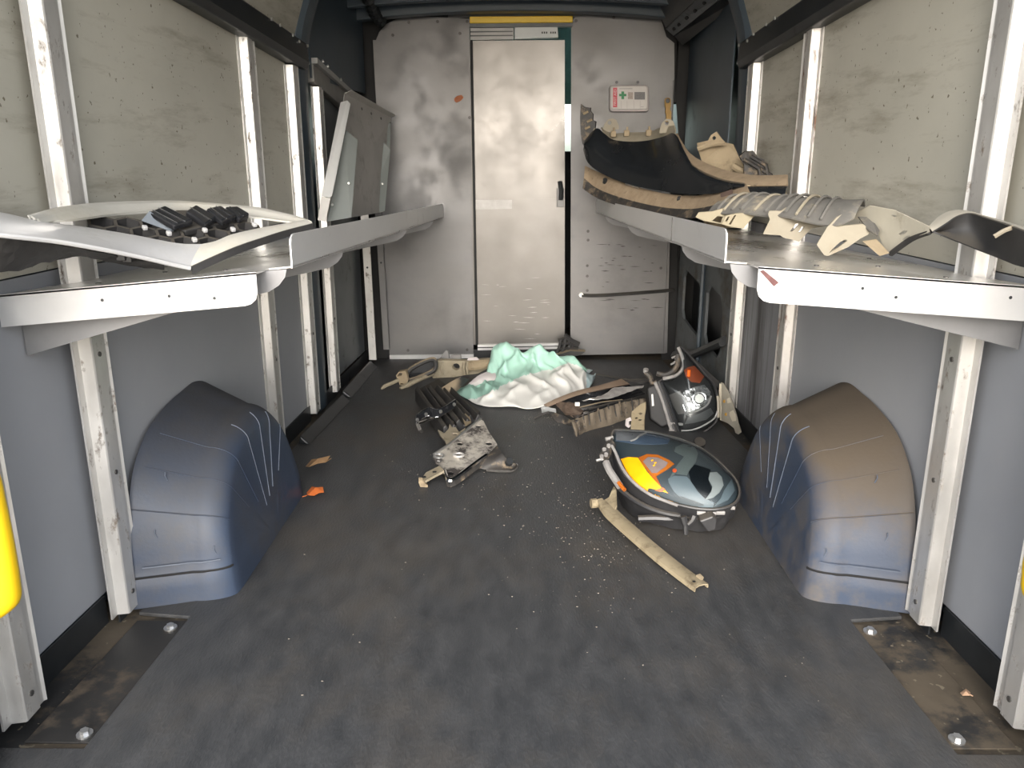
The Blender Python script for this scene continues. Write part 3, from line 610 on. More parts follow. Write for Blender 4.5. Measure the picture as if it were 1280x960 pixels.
def gp(u, v, y): return at(u, v, y=y)
gr = thing('car_grille', 'silver-framed black honeycomb car grille lying on the shelf', 'grille', gp(200, 325, 1.47))
near_in = [gp(-70, 252, 1.22), gp(0, 265, 1.31), gp(55, 277, 1.39), gp(109, 284, 1.45), gp(172, 294.5, 1.47), gp(222, 304, 1.50), gp(252, 305, 1.53)]
near_out = [gp(-70, 281, 1.17), gp(0, 291, 1.215), gp(70, 299, 1.28), gp(120, 307.5, 1.33), gp(172, 318, 1.39), gp(215, 328, 1.44), gp(238, 333, 1.465)]
def band(a, b, rise=.004, n=30, m_=6, th=.004):
    A = resample(spline(a, 6), n); Bq = resample(spline(b, 6), n); rows = []
    for i in range(n):
        r = []
        for j in range(m_):
            t = j / (m_ - 1); q = A[i].lerp(Bq[i], t); q = q + V((0, 0, rise * math.sin(math.pi * t))); r.append(q)
        rows.append(r)
    return sheet(rows, th), A, Bq
bm, _, NO = band(near_in, near_out); fb = obj('frame_bar', bm, M['silver'], gr, smooth=True)
obj('bright_edge', tube([p + V((0, -.002, -.003)) for p in NO], .0042, 8), M['silver'], fb, smooth=True)
leg_in = [gp(252, 305, 1.53), gp(270, 301, 1.55), gp(291, 292.5, 1.58), gp(329, 284, 1.66), gp(357, 279, 1.72), gp(378, 275, 1.76)]
leg_out = [gp(238, 333, 1.465), gp(272, 317.5, 1.50), gp(300, 306, 1.54), gp(330, 296, 1.60), gp(357, 287.5, 1.66), gp(390, 279, 1.73)]
bm, _, LO = band(leg_in, leg_out); fb2 = obj('frame_bar', bm, M['silver_d'], gr, smooth=True)
obj('under_flange', ribbon([(a, a + V((0, .004, -.014))) for a in leg_out], 20, 3, 0, .003), M['matt_black'], fb2)
arc_out = [gp(390, 277, 1.76), gp(375, 271, 1.79), gp(347, 264, 1.83), gp(316, 258, 1.85), gp(250, 252.5, 1.84), gp(216, 250.5, 1.81), gp(140, 252, 1.66), gp(78, 258, 1.50), gp(34, 269, 1.36)]
arc_mid = [gp(380, 276, 1.75), gp(362, 273, 1.77), gp(340, 268, 1.80), gp(312, 263, 1.81), gp(250, 257, 1.80), gp(216, 255.5, 1.77), gp(140, 258, 1.62), gp(84, 265, 1.47), gp(45, 274, 1.37)]
arc_in = [gp(362, 279, 1.72), gp(350, 277.5, 1.74), gp(332, 275, 1.76), gp(306, 272, 1.77), gp(250, 267, 1.76), gp(216, 265.5, 1.73), gp(150, 269, 1.60), gp(96, 276, 1.46), gp(56, 279, 1.39)]
bm, _, _ = band(arc_out, arc_mid, .003); fb3 = obj('frame_bar', bm, M['silver_d'], gr, smooth=True)
bm, _, _ = band(arc_mid, arc_in, -.004); obj('inner_bevel', bm, M['silver_d'], fb3, smooth=True)
obj('outer_flange', ribbon([(a, a + V((-.002, .012, -.022))) for a in arc_out], 30, 3, 0, .003), M['silver_d'], fb3)
# honeycomb insert on a plane a little under the frame
g0 = gp(252, 306, 1.53) + V((0, 0, -.012)); g1 = gp(357, 280, 1.72) + V((0, 0, -.012)); g2 = gp(120, 286, 1.48) + V((0, 0, -.014))
GP = plane3(g0, g1, g2); gn = GP[1] if GP[1].z > 0 else -GP[1]
ex = (g1 - g0); ex = (ex - gn * ex.dot(gn)).normalized(); ey = gn.cross(ex)
poly = [at(u, v, plane=GP) for u, v in ((62, 281), (109, 286), (172, 297), (222, 307), (254, 307), (291, 294), (329, 286), (357, 281), (330, 276), (250, 268), (216, 267), (150, 271), (96, 278))]
P2 = [((p - g0).dot(ex), (p - g0).dot(ey)) for p in poly]
def inside(x, y, Q):
    c = False; j = len(Q) - 1
    for i in range(len(Q)):
        if (Q[i][1] > y) != (Q[j][1] > y) and x < (Q[j][0] - Q[i][0]) * (y - Q[i][1]) / (Q[j][1] - Q[i][1]) + Q[i][0]: c = not c
        j = i
    return c
bm = BM(); R = .026; seen = set(); centres = []
for i in range(-24, 25):
    for j in range(-24, 25):
        cx = i * R * 1.5; cy = (j + (i % 2) * .5) * R * math.sqrt(3)
        if not inside(cx, cy, P2): continue
        centres.append((cx, cy))
        for k in range(6):
            a = (cx + R * math.cos(k * math.pi / 3), cy + R * math.sin(k * math.pi / 3)); b = (cx + R * math.cos((k + 1) * math.pi / 3), cy + R * math.sin((k + 1) * math.pi / 3))
            key = tuple(sorted((tuple(round(q, 3) for q in a), tuple(round(q, 3) for q in b))))
            if key in seen: continue
            seen.add(key); A = g0 + ex * a[0] + ey * a[1]; Bq = g0 + ex * b[0] + ey * b[1]
            d = (Bq - A).normalized(); n2 = gn.cross(d) * .003
            add_prism(bm, [A - n2, Bq - n2, Bq + n2, A + n2], -gn * .022)
hc = obj('honeycomb_insert', bm, M['matt_black'], gr)
for (u, v) in ((181, 287), (211, 294), (243, 302), (256, 290), (291, 289), (318, 283)):
    p = at(u, v, plane=(g0 + gn * .004, gn)); d = ex
    obj('chrome_tip', prism([p - ex * .006 - ey * .004, p + ex * .003 - ey * .006, p + ex * .006 + ey * .003, p - ex * .002 + ey * .007], gn * .008), M['silver'], hc, bevel=.002)
# emblem: a row of gloss-black ridged blocks with bright edges
def gblock(u0, v0, u1, v1, wd, h0, h1, m_, nm, par):
    a = at(u0, v0, plane=(g0 + gn * h0, gn)); b = at(u1, v1, plane=(g0 + gn * h0, gn)); d = (b - a).normalized(); n2 = gn.cross(d) * wd
    return obj(nm, prism([a - n2, b - n2, b + n2, a + n2], gn * (h1 - h0)), m_, par, bevel=.003)
def gq(u, v, h): return at(u, v, plane=(g0 + gn * h, gn))
eb = obj('emblem', prism([gq(u, v, .004) for u, v in ((196, 276), (220, 262), (305, 262), (310, 272), (232, 288))], -gn * .014), M['matt_black'], gr, bevel=.003)
fp_ = [gq(186, 264, .022), gq(217, 279, .022), gq(214, 290, .0), gq(176, 276, .0)]
obj('emblem_face', prism(fp_, V((.003, .006, 0))), M['grey_blue'], eb, bevel=.001)
for quad, hh, lines in ((((187, 264), (206, 256), (242, 274), (218, 281)), .023, (((191, 262.5), (222, 279)), ((198, 259.5), (231, 276.5)))),
                        (((232, 263), (245, 255), (272, 270), (257, 280)), .018, (((238, 259), (264, 275)),)),
                        (((258, 260), (276, 256), (296, 268), (277, 276)), .020, (((263, 259), (283, 273)), ((270, 257.5), (290, 270)))),
                        (((281, 258), (297, 257), (312, 266), (299, 273)), .016, (((287, 258), (304, 269.5)),))):
    k_ = obj('emblem_letter', prism([gq(u, v, hh) for u, v in quad], -gn * .014), M['gloss_black'], eb, bevel=.004)
    for (p0_, p1_) in lines: obj('bright_line', tube([gq(*p0_, hh + .0006), gq(*p1_, hh + .0006)], .0011, 6), M['chrome'], k_)
# dark ragged backing under the near bar
bk = []
for (u, v, u2, v2, y) in ((-60, 287, -60, 350, 1.235), (0, 297, 0, 340, 1.26), (33, 301, 30, 335, 1.29), (45, 303, 46, 327, 1.30), (62, 305, 66, 325, 1.32), (84, 308, 86, 318, 1.34), (118, 314, 118, 321, 1.36), (160, 323, 162, 330, 1.42), (205, 332, 206, 335, 1.46)):
    bk.append((gp(u, v - 2, y), gp(u2, min(v2, 338), y + .03)))
obj('backing', wob(ribbon(bk, 40, 6, .004, .004), .003, 60), M['matt_black'], gr)
for (u, v) in ((92, 312), (150, 322), (158, 324)):
    p = gp(u, v, 1.36 + (u - 92) * .0007); obj('clip', box(p - V((.008, 0, .006)), p + V((.008, .02, .006))), M['matt_black'], gr, bevel=.002)

# spare tray standing on end
tt = thing('spare_shelf_tray', 'folded aluminium shelf tray standing on end against the dark front wall', 'tray', at(440, 270, y=3.2))
A = at(409, 277, y=2.98); Bq = at(479, 265, y=3.75); Ct = at(489, 147, y=3.95); D = at(431, 117, y=3.42)
nrm = (Bq - A).cross(D - A).normalized(); nrm = nrm if nrm.x > 0 else -nrm
alu_g = mat('dull_aluminium', (.40, .385, .365), (.50, .48, .455), scale=4, rough=.5, metal=.4, dirt=(.24, .22, .2), dscale=9, dlo=.55, dhi=.75)
alu_g2 = mat('grey_green_coated_bracket', (.23, .25, .24), (.28, .30, .29), scale=4, rough=.5, metal=.1)
ts = obj('tray_sheet', prism([A, Bq, Ct, D], -nrm * .003), alu_g, tt)
# lip folded out along the near edge
lp = [at(425.5, 128, y=3.33), at(434, 125.5, y=3.33), at(438, 130, y=3.33), at(415, 245, y=2.93), at(412, 247, y=2.92), at(402, 245, y=2.92)]
obj('edge_lip', prism(lp, (0, .004, 0)), mat('pale_brushed_aluminium', (.72, .72, .71), (.78, .78, .77), scale=6, rough=.5, metal=.1), tt, bevel=.001)
obj('edge_lip', prism([at(402, 246, y=2.925), at(413, 248, y=2.925), at(407, 277, y=2.90), at(397, 275, y=2.90)], (0, .004, 0)), alu_g, tt)
g1_ = obj('bracket', prism([at(432, 163, y=3.26), at(446, 175, y=3.26), at(438, 272, y=3.0), at(409, 277, y=2.96)], (.003, .003, 0)), alu_g2, tt)
g2_ = obj('bracket', prism([at(477, 175, y=3.80), at(487, 187, y=3.80), at(480, 264, y=3.70), at(455, 268, y=3.62)], (.003, .003, 0)), alu_g2, tt)
obj('bracket', prism([at(482, 150, y=3.9), at(487.5, 155, y=3.9), at(486.5, 186, y=3.86), at(478, 172, y=3.84)], (.003, .003, 0)), alu_g2, tt)
for (u, v, y, par) in ((436, 229, 3.08, g1_), (415.5, 256, 2.985, g1_), (478, 230, 3.73, g2_), (461, 253, 3.64, g2_)):
    obj('rivet', cyl(at(u, v, y=y) - V((0, .004, 0)), (0, .006, 0), .0045, 8), M['bolt'], par)
tl = obj('top_flange', prism([D, Ct, Ct + nrm * .022 + V((0, 0, .006)), D + nrm * .03 + V((0, 0, .008))], (0, 0, .003)), alu_g, tt)
for t in (.3, .5, .72, .95):
    obj('rivet', cyl(D.lerp(Ct, t) + nrm * .002 - V((0, 0, .03)), nrm * .005, .006, 8), M['screw'], ts)

# ================================================================== RIGHT SHELF: bumper pieces
M['bumper'] = mat('black_painted_bumper', (.010, .0115, .014), (.016, .018, .020), scale=3, rough=.26, coat=.35, dirt=(.05, .043, .035), dscale=5, dlo=.6, dhi=1.0, dust=(.16, .125, .08), dustlo=.95, dusthi=1.6)
M['dust_edge'] = mat('brown_dust_caked_edge', (.25, .188, .122), (.33, .252, .17), scale=30, rough=.95, bump=.5, bscale=200, dirt=(.10, .075, .05), dscale=40, dlo=.6, dhi=.72)
M['dust_dark'] = mat('half_dusted_black_plastic', (.02, .02, .021), (.05, .045, .04), scale=22, rough=.6, bump=.2, dirt=(.2, .155, .105), dscale=26, dlo=.52, dhi=.66)
bp = thing('bumper_corner', 'black car bumper corner with dust-caked edge and clip tabs, on the shelf', 'bumper', at(860, 268, y=2.9))
def z8(a, b, y): return at(680 + a / 4, 120 + b / 4, y=y)
cols = [(z8(207, 225, 3.42), z8(200, 268, 3.42)), (z8(262, 166, 3.40), z8(225, 335, 3.36)), (z8(300, 192, 3.38), z8(290, 385, 3.30)), (z8(345, 222, 3.36), z8(380, 425, 3.22)), (z8(430, 232, 3.30), z8(480, 455, 3.10)),
        (z8(520, 226, 3.22), z8(590, 475, 2.96)), (z8(600, 206, 3.12), z8(690, 488, 2.82)), (z8(655, 190, 3.02), z8(780, 492, 2.70)), (z8(690, 290, 2.92), z8(850, 488, 2.62)), (z8(760, 362, 2.80), z8(905, 476, 2.56)), (z8(880, 418, 2.64), z8(960, 462, 2.50)), (z8(1000, 440, 2.52), z8(1010, 455, 2.45))]
shell = obj('bumper_skin', ribbon(cols, 48, 14, .035, .004), M['bumper'], bp, smooth=True)
# caked outer edge sweeping down to the wall
e_in = [z8(650, 192, 3.02), z8(668, 255, 2.98), z8(700, 315, 2.90), z8(760, 372, 2.80), z8(860, 420, 2.66), z8(960, 440, 2.54), z8(1090, 447, 2.44), z8(1215, 446, 2.36)]
e_out = [z8(668, 186, 3.06), z8(692, 232, 3.03), z8(730, 285, 2.96), z8(790, 325, 2.87), z8(880, 362, 2.74), z8(970, 385, 2.63), z8(1090, 396, 2.52), z8(1218, 392, 2.42)]
obj('dusty_edge', wob(ribbon(list(zip(e_out, e_in)), 40, 6, .012, .005), .0012, 70), M['dust_edge'], shell, smooth=True)
obj('lower_edge', ribbon([(z8(1010, 452, 2.45), z8(1000, 462, 2.45)), (z8(1080, 452, 2.42), z8(1060, 500, 2.40)), (z8(1215, 452, 2.36), z8(1200, 500, 2.33))], 16, 5, .01, .004), M['bumper'], shell)
# beige mounting flange with tabs along the top
fl_t = [z8(285, 160, 3.43), z8(340, 190, 3.42), z8(430, 186, 3.36), z8(530, 182, 3.28), z8(590, 158, 3.18), z8(655, 150, 3.08)]
fl_b = [z8(296, 188, 3.40), z8(348, 224, 3.38), z8(432, 232, 3.32), z8(522, 228, 3.24), z8(600, 207, 3.14), z8(658, 190, 3.04)]
fg = obj('mounting_flange', ribbon(list(zip(fl_t, fl_b)), 26, 4, .004, .004), M['beige'], bp)
obj('flange_groove', tube(spline([p + (_C - p).normalized() * .004 + V((0, 0, -.002)) for p in fl_b], 5), .0032, 6), M['void'], fg)
for (a, b, y) in (((578, 170), (660, 164), 3.12), ((292, 172), (375, 150), 3.42)):
    c0 = z8(*a, y); c1 = z8(*b, y); up = V((0, 0, .03)); mid = c0.lerp(c1, .5)
    ol = [c0, c0.lerp(c1, .12) + up * .8, c0.lerp(c1, .35) + up * 1.25, c0.lerp(c1, .6) + up * 1.2, c0.lerp(c1, .82) + up * .9, c1, c1 - V((0, 0, .012)), c0 - V((0, 0, .012))]
    hc_ = c0.lerp(c1, .42) + up * .75
    obj('flange_tab', plate(ol, [disc_pts(hc_, .008, 10, V((1, 0, 0)), V((0, 0, 1)))], (0, .004, 0)), M['beige'], fg)
for (a, b, y) in ((348, 190, 3.36), (415, 186, 3.34), (525, 184, 3.25)):
    p = z8(a, b, y); cl = obj('clip', box(p + V((-.012, -.006, -.012)), p + V((.010, .008, .012))), M['tan_dust'], fg, bevel=.004)
    obj('clip_pin', cyl(p + V((0, -.004, .01)), (0, 0, .014), .004, 8), M['tan_dust'], cl)
# torn end tab at the far left
tn = [z8(*q, 3.45) for q in ((183, 42), (205, 55), (232, 58), (230, 75), (245, 88), (242, 120), (258, 128), (255, 160), (235, 200), (222, 238), (208, 262), (192, 240), (182, 190), (180, 110))]
te = obj('torn_end_tab', wob(prism(tn, (.004, .006, 0)), .002, 60), M['dust_dark'], bp)
obj('tab_edge', prism([z8(*q, 3.44) for q in ((252, 160), (262, 172), (232, 222), (212, 245), (206, 228), (225, 205))], (.003, .005, 0)), M['beige'], te)
for q in ((196, 90), (215, 130), (205, 165)): obj('tab_ridge', tube([z8(q[0], q[1], 3.445), z8(q[0] + 25, q[1] - 12, 3.445)], .005, 6), M['tan_dust'], te)

# lower lip spoiler under it
lsp = thing('bumper_lip', 'long black bumper lip with a dusty upper face, under the bumper corner', 'bumper', at(800, 270, y=3.0))
top0 = [z8(205, 352, 3.50), z8(240, 368, 3.46), z8(330, 405, 3.34), z8(450, 452, 3.18), z8(600, 490, 2.98), z8(740, 502, 2.80), z8(860, 490, 2.64), z8(940, 470, 2.54), z8(1010, 440, 2.46)]
mid0 = [z8(200, 412, 3.44), z8(250, 452, 3.40), z8(330, 490, 3.28), z8(450, 528, 3.12), z8(600, 560, 2.92), z8(740, 568, 2.74), z8(860, 548, 2.56), z8(950, 522, 2.44), z8(1040, 500, 2.36)]
bot0 = [z8(196, 462, 3.43), z8(250, 500, 3.38), z8(330, 535, 3.26), z8(450, 568, 3.09), z8(600, 598, 2.88), z8(740, 612, 2.68), z8(860, 600, 2.50), z8(950, 560, 2.40), z8(1040, 530, 2.34)]
tf = obj('top_face', ribbon(list(zip(top0, mid0)), 44, 6, .006, .004), M['dust_edge'], lsp, smooth=True)
obj('front_face', ribbon(list(zip(mid0, bot0)), 44, 6, .004, .004), M['dust_dark'], lsp, smooth=True)
for (a, b, y) in ((305, 422, 3.33), (678, 515, 2.86)):
    p = z8(a, b, y); obj('screw_hole', cyl(p + V((0, -.006, .004)), (0, .012, -.012), .009, 10), M['steel_black'], tf)
obj('tape_patch', prism([z8(882, 490, 2.575), z8(940, 470, 2.50), z8(945, 505, 2.47), z8(885, 530, 2.545)], (0, -.003, .003)), mat('rust_brown_tape', (.11, .07, .055), (.16, .11, .09), rough=.8), tf)
ol = [z8(940, 512, 2.44), z8(985, 465, 2.46), z8(1010, 442, 2.46), z8(1040, 446, 2.46), z8(1060, 480, 2.45), z8(1100, 508, 2.42), z8(1190, 512, 2.36), z8(1192, 470, 2.38), z8(1212, 468, 2.38), z8(1216, 520, 2.34), z8(1080, 530, 2.37), z8(980, 530, 2.40)]
obj('end_bracket', plate(ol, [disc_pts(z8(1040, 464, 2.455), .010, 10, V((1, 0, 0)), V((0, 0, 1)))], (.002, .006, 0)), M['tan_dust'], lsp)
obj('bright_nick', prism([z8(405, 438, 3.20), z8(470, 458, 3.12), z8(475, 464, 3.12), z8(408, 444, 3.20)], (0, -.003, .002)), M['bolt'], lsp)

# brown bracket pieces standing behind the bumper
ba = thing('mounting_bracket', 'brown dust-covered mounting bracket standing behind the bumper corner', 'bracket', at(905, 225, y=2.95))
ol = [z8(765, 235, 2.95), z8(820, 222, 2.95), z8(835, 195, 2.95), z8(862, 178, 2.95), z8(885, 210, 2.95), z8(905, 232, 2.95), z8(945, 240, 2.93), z8(972, 300, 2.92), z8(1000, 352, 2.90), z8(1010, 420, 2.90), z8(1000, 660, 2.90), z8(800, 660, 2.97), z8(790, 330, 2.97), z8(768, 262, 2.96)]
obj('plate', plate(ol, [disc_pts(z8(850, 210, 2.95), .007, 8, V((1, 0, 0)), V((0, 0, 1)))], (.004, .008, 0)), M['tan_dust'], ba)
obj('fold', ribbon([(z8(765, 256, 2.93), z8(770, 272, 2.93)), (z8(830, 236, 2.92), z8(835, 250, 2.92)), (z8(900, 226, 2.92), z8(905, 245, 2.92))], 10, 3, .004, .003), M['tan_dust'], ba)
obj('strut', tube([z8(950, 350, 2.9), z8(985, 372, 2.88), z8(1020, 380, 2.86)], .012, 7), M['tan_dust'], ba)
bb = thing('broken_bracket', 'broken dark grey bracket beside the brown mounting bracket, against the side wall', 'bracket', at(945, 225, y=2.82))
ol = [z8(978, 300, 2.82), z8(1005, 275, 2.82), z8(1045, 272, 2.81), z8(1070, 300, 2.80), z8(1098, 318, 2.80), z8(1105, 390, 2.80), z8(1100, 600, 2.80), z8(1000, 600, 2.82), z8(1000, 340, 2.82)]
obj('plate', wob(prism(ol, (.004, .02, 0)), .004, 40), M['dust_dark'], bb)
for q in ((1000, 315), (1035, 300), (1060, 350)):
    p = z8(*q, 2.80); obj('rib', tube([p, p + V((.05, -.01, -.03)), p + V((.06, -.01, -.07))], .007, 6), M['dust_dark'], bb)

# slotted dusty duct
du = thing('slotted_air_guide', 'beige dusty slotted air guide with grey ribs lying on the shelf', 'air guide', at(985, 305, y=1.8))
def z5(a, b, y): return at(860 + a / 6.4, 220 + b / 6.4, y=y)
top_ = [z5(330, 265, 2.12), z5(420, 215, 2.12), z5(540, 185, 2.10), z5(700, 190, 2.06), z5(830, 208, 2.02), z5(960, 200, 1.98), z5(1100, 202, 1.93), z5(1280, 215, 1.88), z5(1420, 235, 1.84)]
bot_ = [z5(150, 300, 2.06), z5(300, 300, 1.98), z5(440, 296, 1.93), z5(620, 318, 1.88), z5(740, 318, 1.84), z5(900, 352, 1.80), z5(1050, 385, 1.77), z5(1200, 390, 1.74), z5(1330, 340, 1.74)]
M['grey_dust'] = mat('dusty_grey_plastic', (.095, .092, .085), (.15, .143, .13), scale=14, rough=.75, bump=.2, dirt=(.30, .26, .19), dscale=12, dlo=.55, dhi=.72)
body = obj('duct_body', ribbon(list(zip(top_, bot_)), 44, 8, .028, .004, toward=(0, -.3, .95)), M['grey_dust'], du, smooth=True)
Tt = resample(spline(top_, 6), 44); Bb = resample(spline(bot_, 6), 44)
for i in (5, 8, 11, 14, 18, 21, 24, 27, 30, 33, 36):
    pts = []
    for j in range(9):
        t = .08 + .87 * j / 8; pts.append(Tt[i].lerp(Bb[min(43, i - 1)], t) + V((0, -.3, .95)) * (.028 * math.sin(math.pi * t) + .003))
    obj('rib', tube(pts, .0035, 6), M['beige'] if i in (8, 18, 30) else M['grey_dust'], body, smooth=True)
def finger(ol, hl, y, dy, m_='beige'):
    o_ = [z5(a, b, y + dy * (b - 300) / 300) for a, b in ol]; hh = [[z5(a, b, y + dy * (b - 300) / 300) for a, b in h] for h in hl]
    return obj('slotted_tab', plate(o_, hh, (.001, .005, .001)), M[m_], du)
M['beige2'] = mat('yellowed_beige_plastic', (.22, .188, .125), (.285, .248, .172), scale=9, rough=.75, bump=.12, dirt=(.22, .17, .11), dscale=16, dlo=.6, dhi=.75)
finger([(60, 330), (85, 292), (190, 285), (330, 245), (350, 215), (430, 205), (440, 245), (340, 290), (270, 385), (130, 360)], [[(190, 360), (235, 320), (280, 325), (262, 378)]], 2.0, -.04, 'beige2')
finger([(270, 385), (300, 320), (385, 300), (520, 292), (610, 232), (618, 240), (540, 310), (440, 420), (335, 405)], [[(295, 365), (318, 325), (332, 325), (312, 365)], [(325, 388), (372, 312), (386, 312), (342, 392)]], 1.93, -.04, 'beige2')
finger([(600, 465), (655, 350), (640, 305), (650, 280), (745, 280), (780, 255), (860, 240), (865, 248), (800, 310), (910, 335), (1000, 370), (1110, 400), (985, 420), (890, 525), (760, 492), (740, 475)], [[(815, 445), (860, 385), (885, 378), (878, 400), (835, 445)], [(880, 455), (912, 405), (932, 405), (900, 450)]], 1.85, -.045)
finger([(1030, 550), (1110, 415), (1190, 330), (1230, 308), (1238, 325), (1180, 400), (1280, 395), (1400, 385), (1470, 440), (1440, 470), (1380, 500), (1280, 570), (1120, 640), (1090, 635)], [[(1150, 590), (1215, 530), (1262, 505), (1275, 520), (1200, 575), (1130, 615)]], 1.76, -.04)
def z6(a, b, y): return at(1000 + a / 4.571, 230 + b / 4.571, y=y)
# broad folded end plate with slots
ol = [(330, 160), (400, 125), (540, 150), (740, 245), (742, 275), (640, 310), (520, 400), (490, 385), (440, 270), (370, 210), (310, 200)]
yy = lambda a: 1.82 - .30 * (a - 330) / 410
ep = obj('end_plate', plate([z6(a, b, yy(a)) for a, b in ol], [[z6(a, b, yy(a)) for a, b in h] for h in ([(565, 285), (590, 265), (615, 268), (595, 288), (572, 293)], [(585, 320), (605, 298), (632, 292), (625, 310), (600, 328)], [(518, 178), (540, 176), (556, 186), (540, 192)])], (.002, .005, .001)), mat('cream_dusty_plate', (.50, .46, .37), (.58, .54, .44), scale=9, rough=.7, dirt=(.3, .25, .17), dscale=14, dlo=.58, dhi=.75), du)
obj('fold', prism([z6(*q) for q in ((330, 190, 1.80), (400, 195, 1.78), (450, 270, 1.72), (440, 300, 1.71), (380, 260, 1.74))], (0, -.004, .002)), M['grey_dust'], du)
obj('fold', prism([z6(*q) for q in ((360, 330, 1.72), (440, 318, 1.70), (512, 395, 1.66), (455, 412, 1.67))], (0, .004, .001)), M['tan_dust'], du)
obj('under_edge', tube(spline([z6(520, 398, 1.67), z6(640, 312, 1.60), z6(742, 272, 1.53)], 6), .006, 6), M['matt_black'], ep)

# black curved trim at the wall
ct = thing('wheel_arch_trim', 'black curved trim strip with a dusty bend, resting on the shelf against the wall', 'trim', at(1220, 320, y=1.42))
top_ = [z6(735, 240, 1.53), z6(800, 180, 1.53), z6(870, 150, 1.52), z6(960, 152, 1.50), z6(1060, 180, 1.46), z6(1160, 208, 1.40), z6(1280, 245, 1.33), z6(1450, 300, 1.25)]
mid_ = [z6(755, 272, 1.52), z6(830, 225, 1.50), z6(900, 180, 1.49), z6(980, 165, 1.48), z6(1070, 192, 1.44), z6(1165, 222, 1.385), z6(1280, 262, 1.315), z6(1450, 330, 1.23)]
bot_ = [z6(760, 278, 1.515), z6(840, 310, 1.50), z6(930, 345, 1.47), z6(1030, 385, 1.44), z6(1120, 420, 1.40), z6(1210, 455, 1.35), z6(1280, 478, 1.30), z6(1450, 520, 1.22)]
M['trim_top'] = mat('dusty_trim_top', (.24, .225, .19), (.36, .34, .29), scale=6, rough=.6)
obj('outer_face', ribbon(list(zip(top_, mid_)), 30, 4, .004, .003), M['trim_top'], ct, smooth=True)
inn = obj('inner_face', ribbon(list(zip(mid_, bot_)), 30, 6, -.02, .003), M['matt_black'], ct, smooth=True)
for q in ((1110, 300), (1250, 290)):
    p = z6(q[0], q[1], 1.36); cl = obj('clip', tube([p, p + V((.012, -.004, .010)), p + V((.026, -.006, .016))], .004, 6), M['beige'], inn)

# ================================================================== FIRST AID BOX, CLIP, STRAP on the bulkhead
fa = thing('first_aid_box', 'white first aid case with green cross and red stripe on the bulkhead', 'first aid kit', at(787, 140, y=YB))
yb_ = YB - .035
def F8(a, b, y=yb_): return at(740 + a / 10.667, 80 + b / 10.667, y=y)
whitep = mat('off_white_plastic', (.56, .53, .50), (.62, .59, .56), scale=8, rough=.45)
greyp = mat('grey_pink_plastic', (.40, .36, .355), (.45, .41, .40), scale=8, rough=.45)
def rrect(x0, y0, x1, y1, r, n=4):
    o_ = []
    for cx, cy, a0 in ((x1 - r, y0 + r, -90), (x1 - r, y1 - r, 0), (x0 + r, y1 - r, 90), (x0 + r, y0 + r, 180)):
        for i in range(n + 1):
            a = math.radians(a0 + 90 * i / n); o_.append((cx + r * math.cos(a), cy + r * math.sin(a)))
    return o_
obj('case', prism([F8(a, b, yb_ + .003) for a, b in rrect(235, 282, 758, 636, 45)], (0, .032, 0)), greyp, fa, bevel=.004)
cv = obj('lid', prism([F8(a, b, yb_) for a, b in rrect(252, 292, 738, 604, 40)], (0, .006, 0)), whitep, fa, bevel=.003)
def fmark(nm, pts, col, par=None, d=.0008): return obj(nm, prism([F8(a, b, yb_ - d) for a, b in pts], (0, d, 0)), col, par or cv)
redm = mat('red_print', (.52, .045, .07), rough=.5); greenm = mat('green_print', (.012, .20, .065), rough=.5); darkm = mat('dark_print', (.10, .095, .10), (.2, .19, .19), scale=300, rough=.5)
rb = fmark('red_stripe', [(280, 316), (336, 316), (336, 576), (280, 576)], redm)
pale = mat('pale_print', (.66, .52, .5), rough=.5)
fmark('green_cross', [(392, 366), (428, 366), (428, 398), (458, 398), (458, 430), (428, 430), (428, 468), (392, 468), (392, 430), (362, 430), (362, 398), (392, 398)], greenm)
fmark('photo_print', [(480, 376), (545, 376), (545, 468), (480, 468)], mat('brown_print', (.25, .2, .17), (.45, .38, .33), scale=200, rough=.5))
fmark('photo_print', [(566, 374), (706, 374), (706, 474), (566, 474)], darkm)
fmark('title_print', [(366, 318), (540, 318), (540, 336), (366, 336)], mat('grey_print', (.33, .31, .3), (.5, .48, .46), scale=300, rough=.5))
for a in (385, 465, 555, 640): fmark('rule_line', [(a, 490), (a + 5, 490), (a + 5, 590), (a, 590)], greyp)
fmark('small_print', [(650, 566), (690, 566), (690, 576), (650, 576)], greyp)
def text(body, size, loc, rot, m_, par, ex=.0004):
    cu = bpy.data.curves.new('lettering', 'FONT'); cu.body = body; cu.size = size; cu.align_x = 'CENTER'; cu.align_y = 'CENTER'; cu.extrude = ex
    o_ = bpy.data.objects.new('lettering_source', cu); link(o_); bpy.context.view_layer.update()
    me = bpy.data.meshes.new_from_object(o_); bpy.data.objects.remove(o_); bpy.data.curves.remove(cu)
    bm = BM(); bm.from_mesh(me); bpy.data.meshes.remove(me)
    bm.transform(Matrix.Translation(loc) @ rot.to_4x4())
    return obj('lettering', bm, m_, par)
c_ = F8(308, 448, yb_ - .0014)
text('FIRST AID', .017, c_, Matrix.Rotation(math.pi / 2, 3, 'Y').inverted() @ Matrix.Rotation(math.pi / 2, 3, 'X'), pale, rb)
for (a, b) in ((330, 243), (612, 243)):
    obj('fixing_screw', cyl(F8(a, b, YB - .008), (0, .012, 0), .007, 10), M['steel_black'], fa)
yc_ = thing('bracket_clip', 'ochre metal clip at the bulkhead edge beside the first aid case', 'clip', F8(1010, 770, YB - .02))
ochre = mat('ochre_plastic', (.36, .20, .035), (.42, .25, .05), scale=10, rough=.45)
ol = [F8(a, b, YB - .02) for a, b in ((972, 470), (990, 450), (1030, 450), (1050, 475), (1052, 560), (1040, 600), (1060, 640), (1058, 770), (985, 770), (990, 680), (978, 640), (985, 590), (972, 560))]
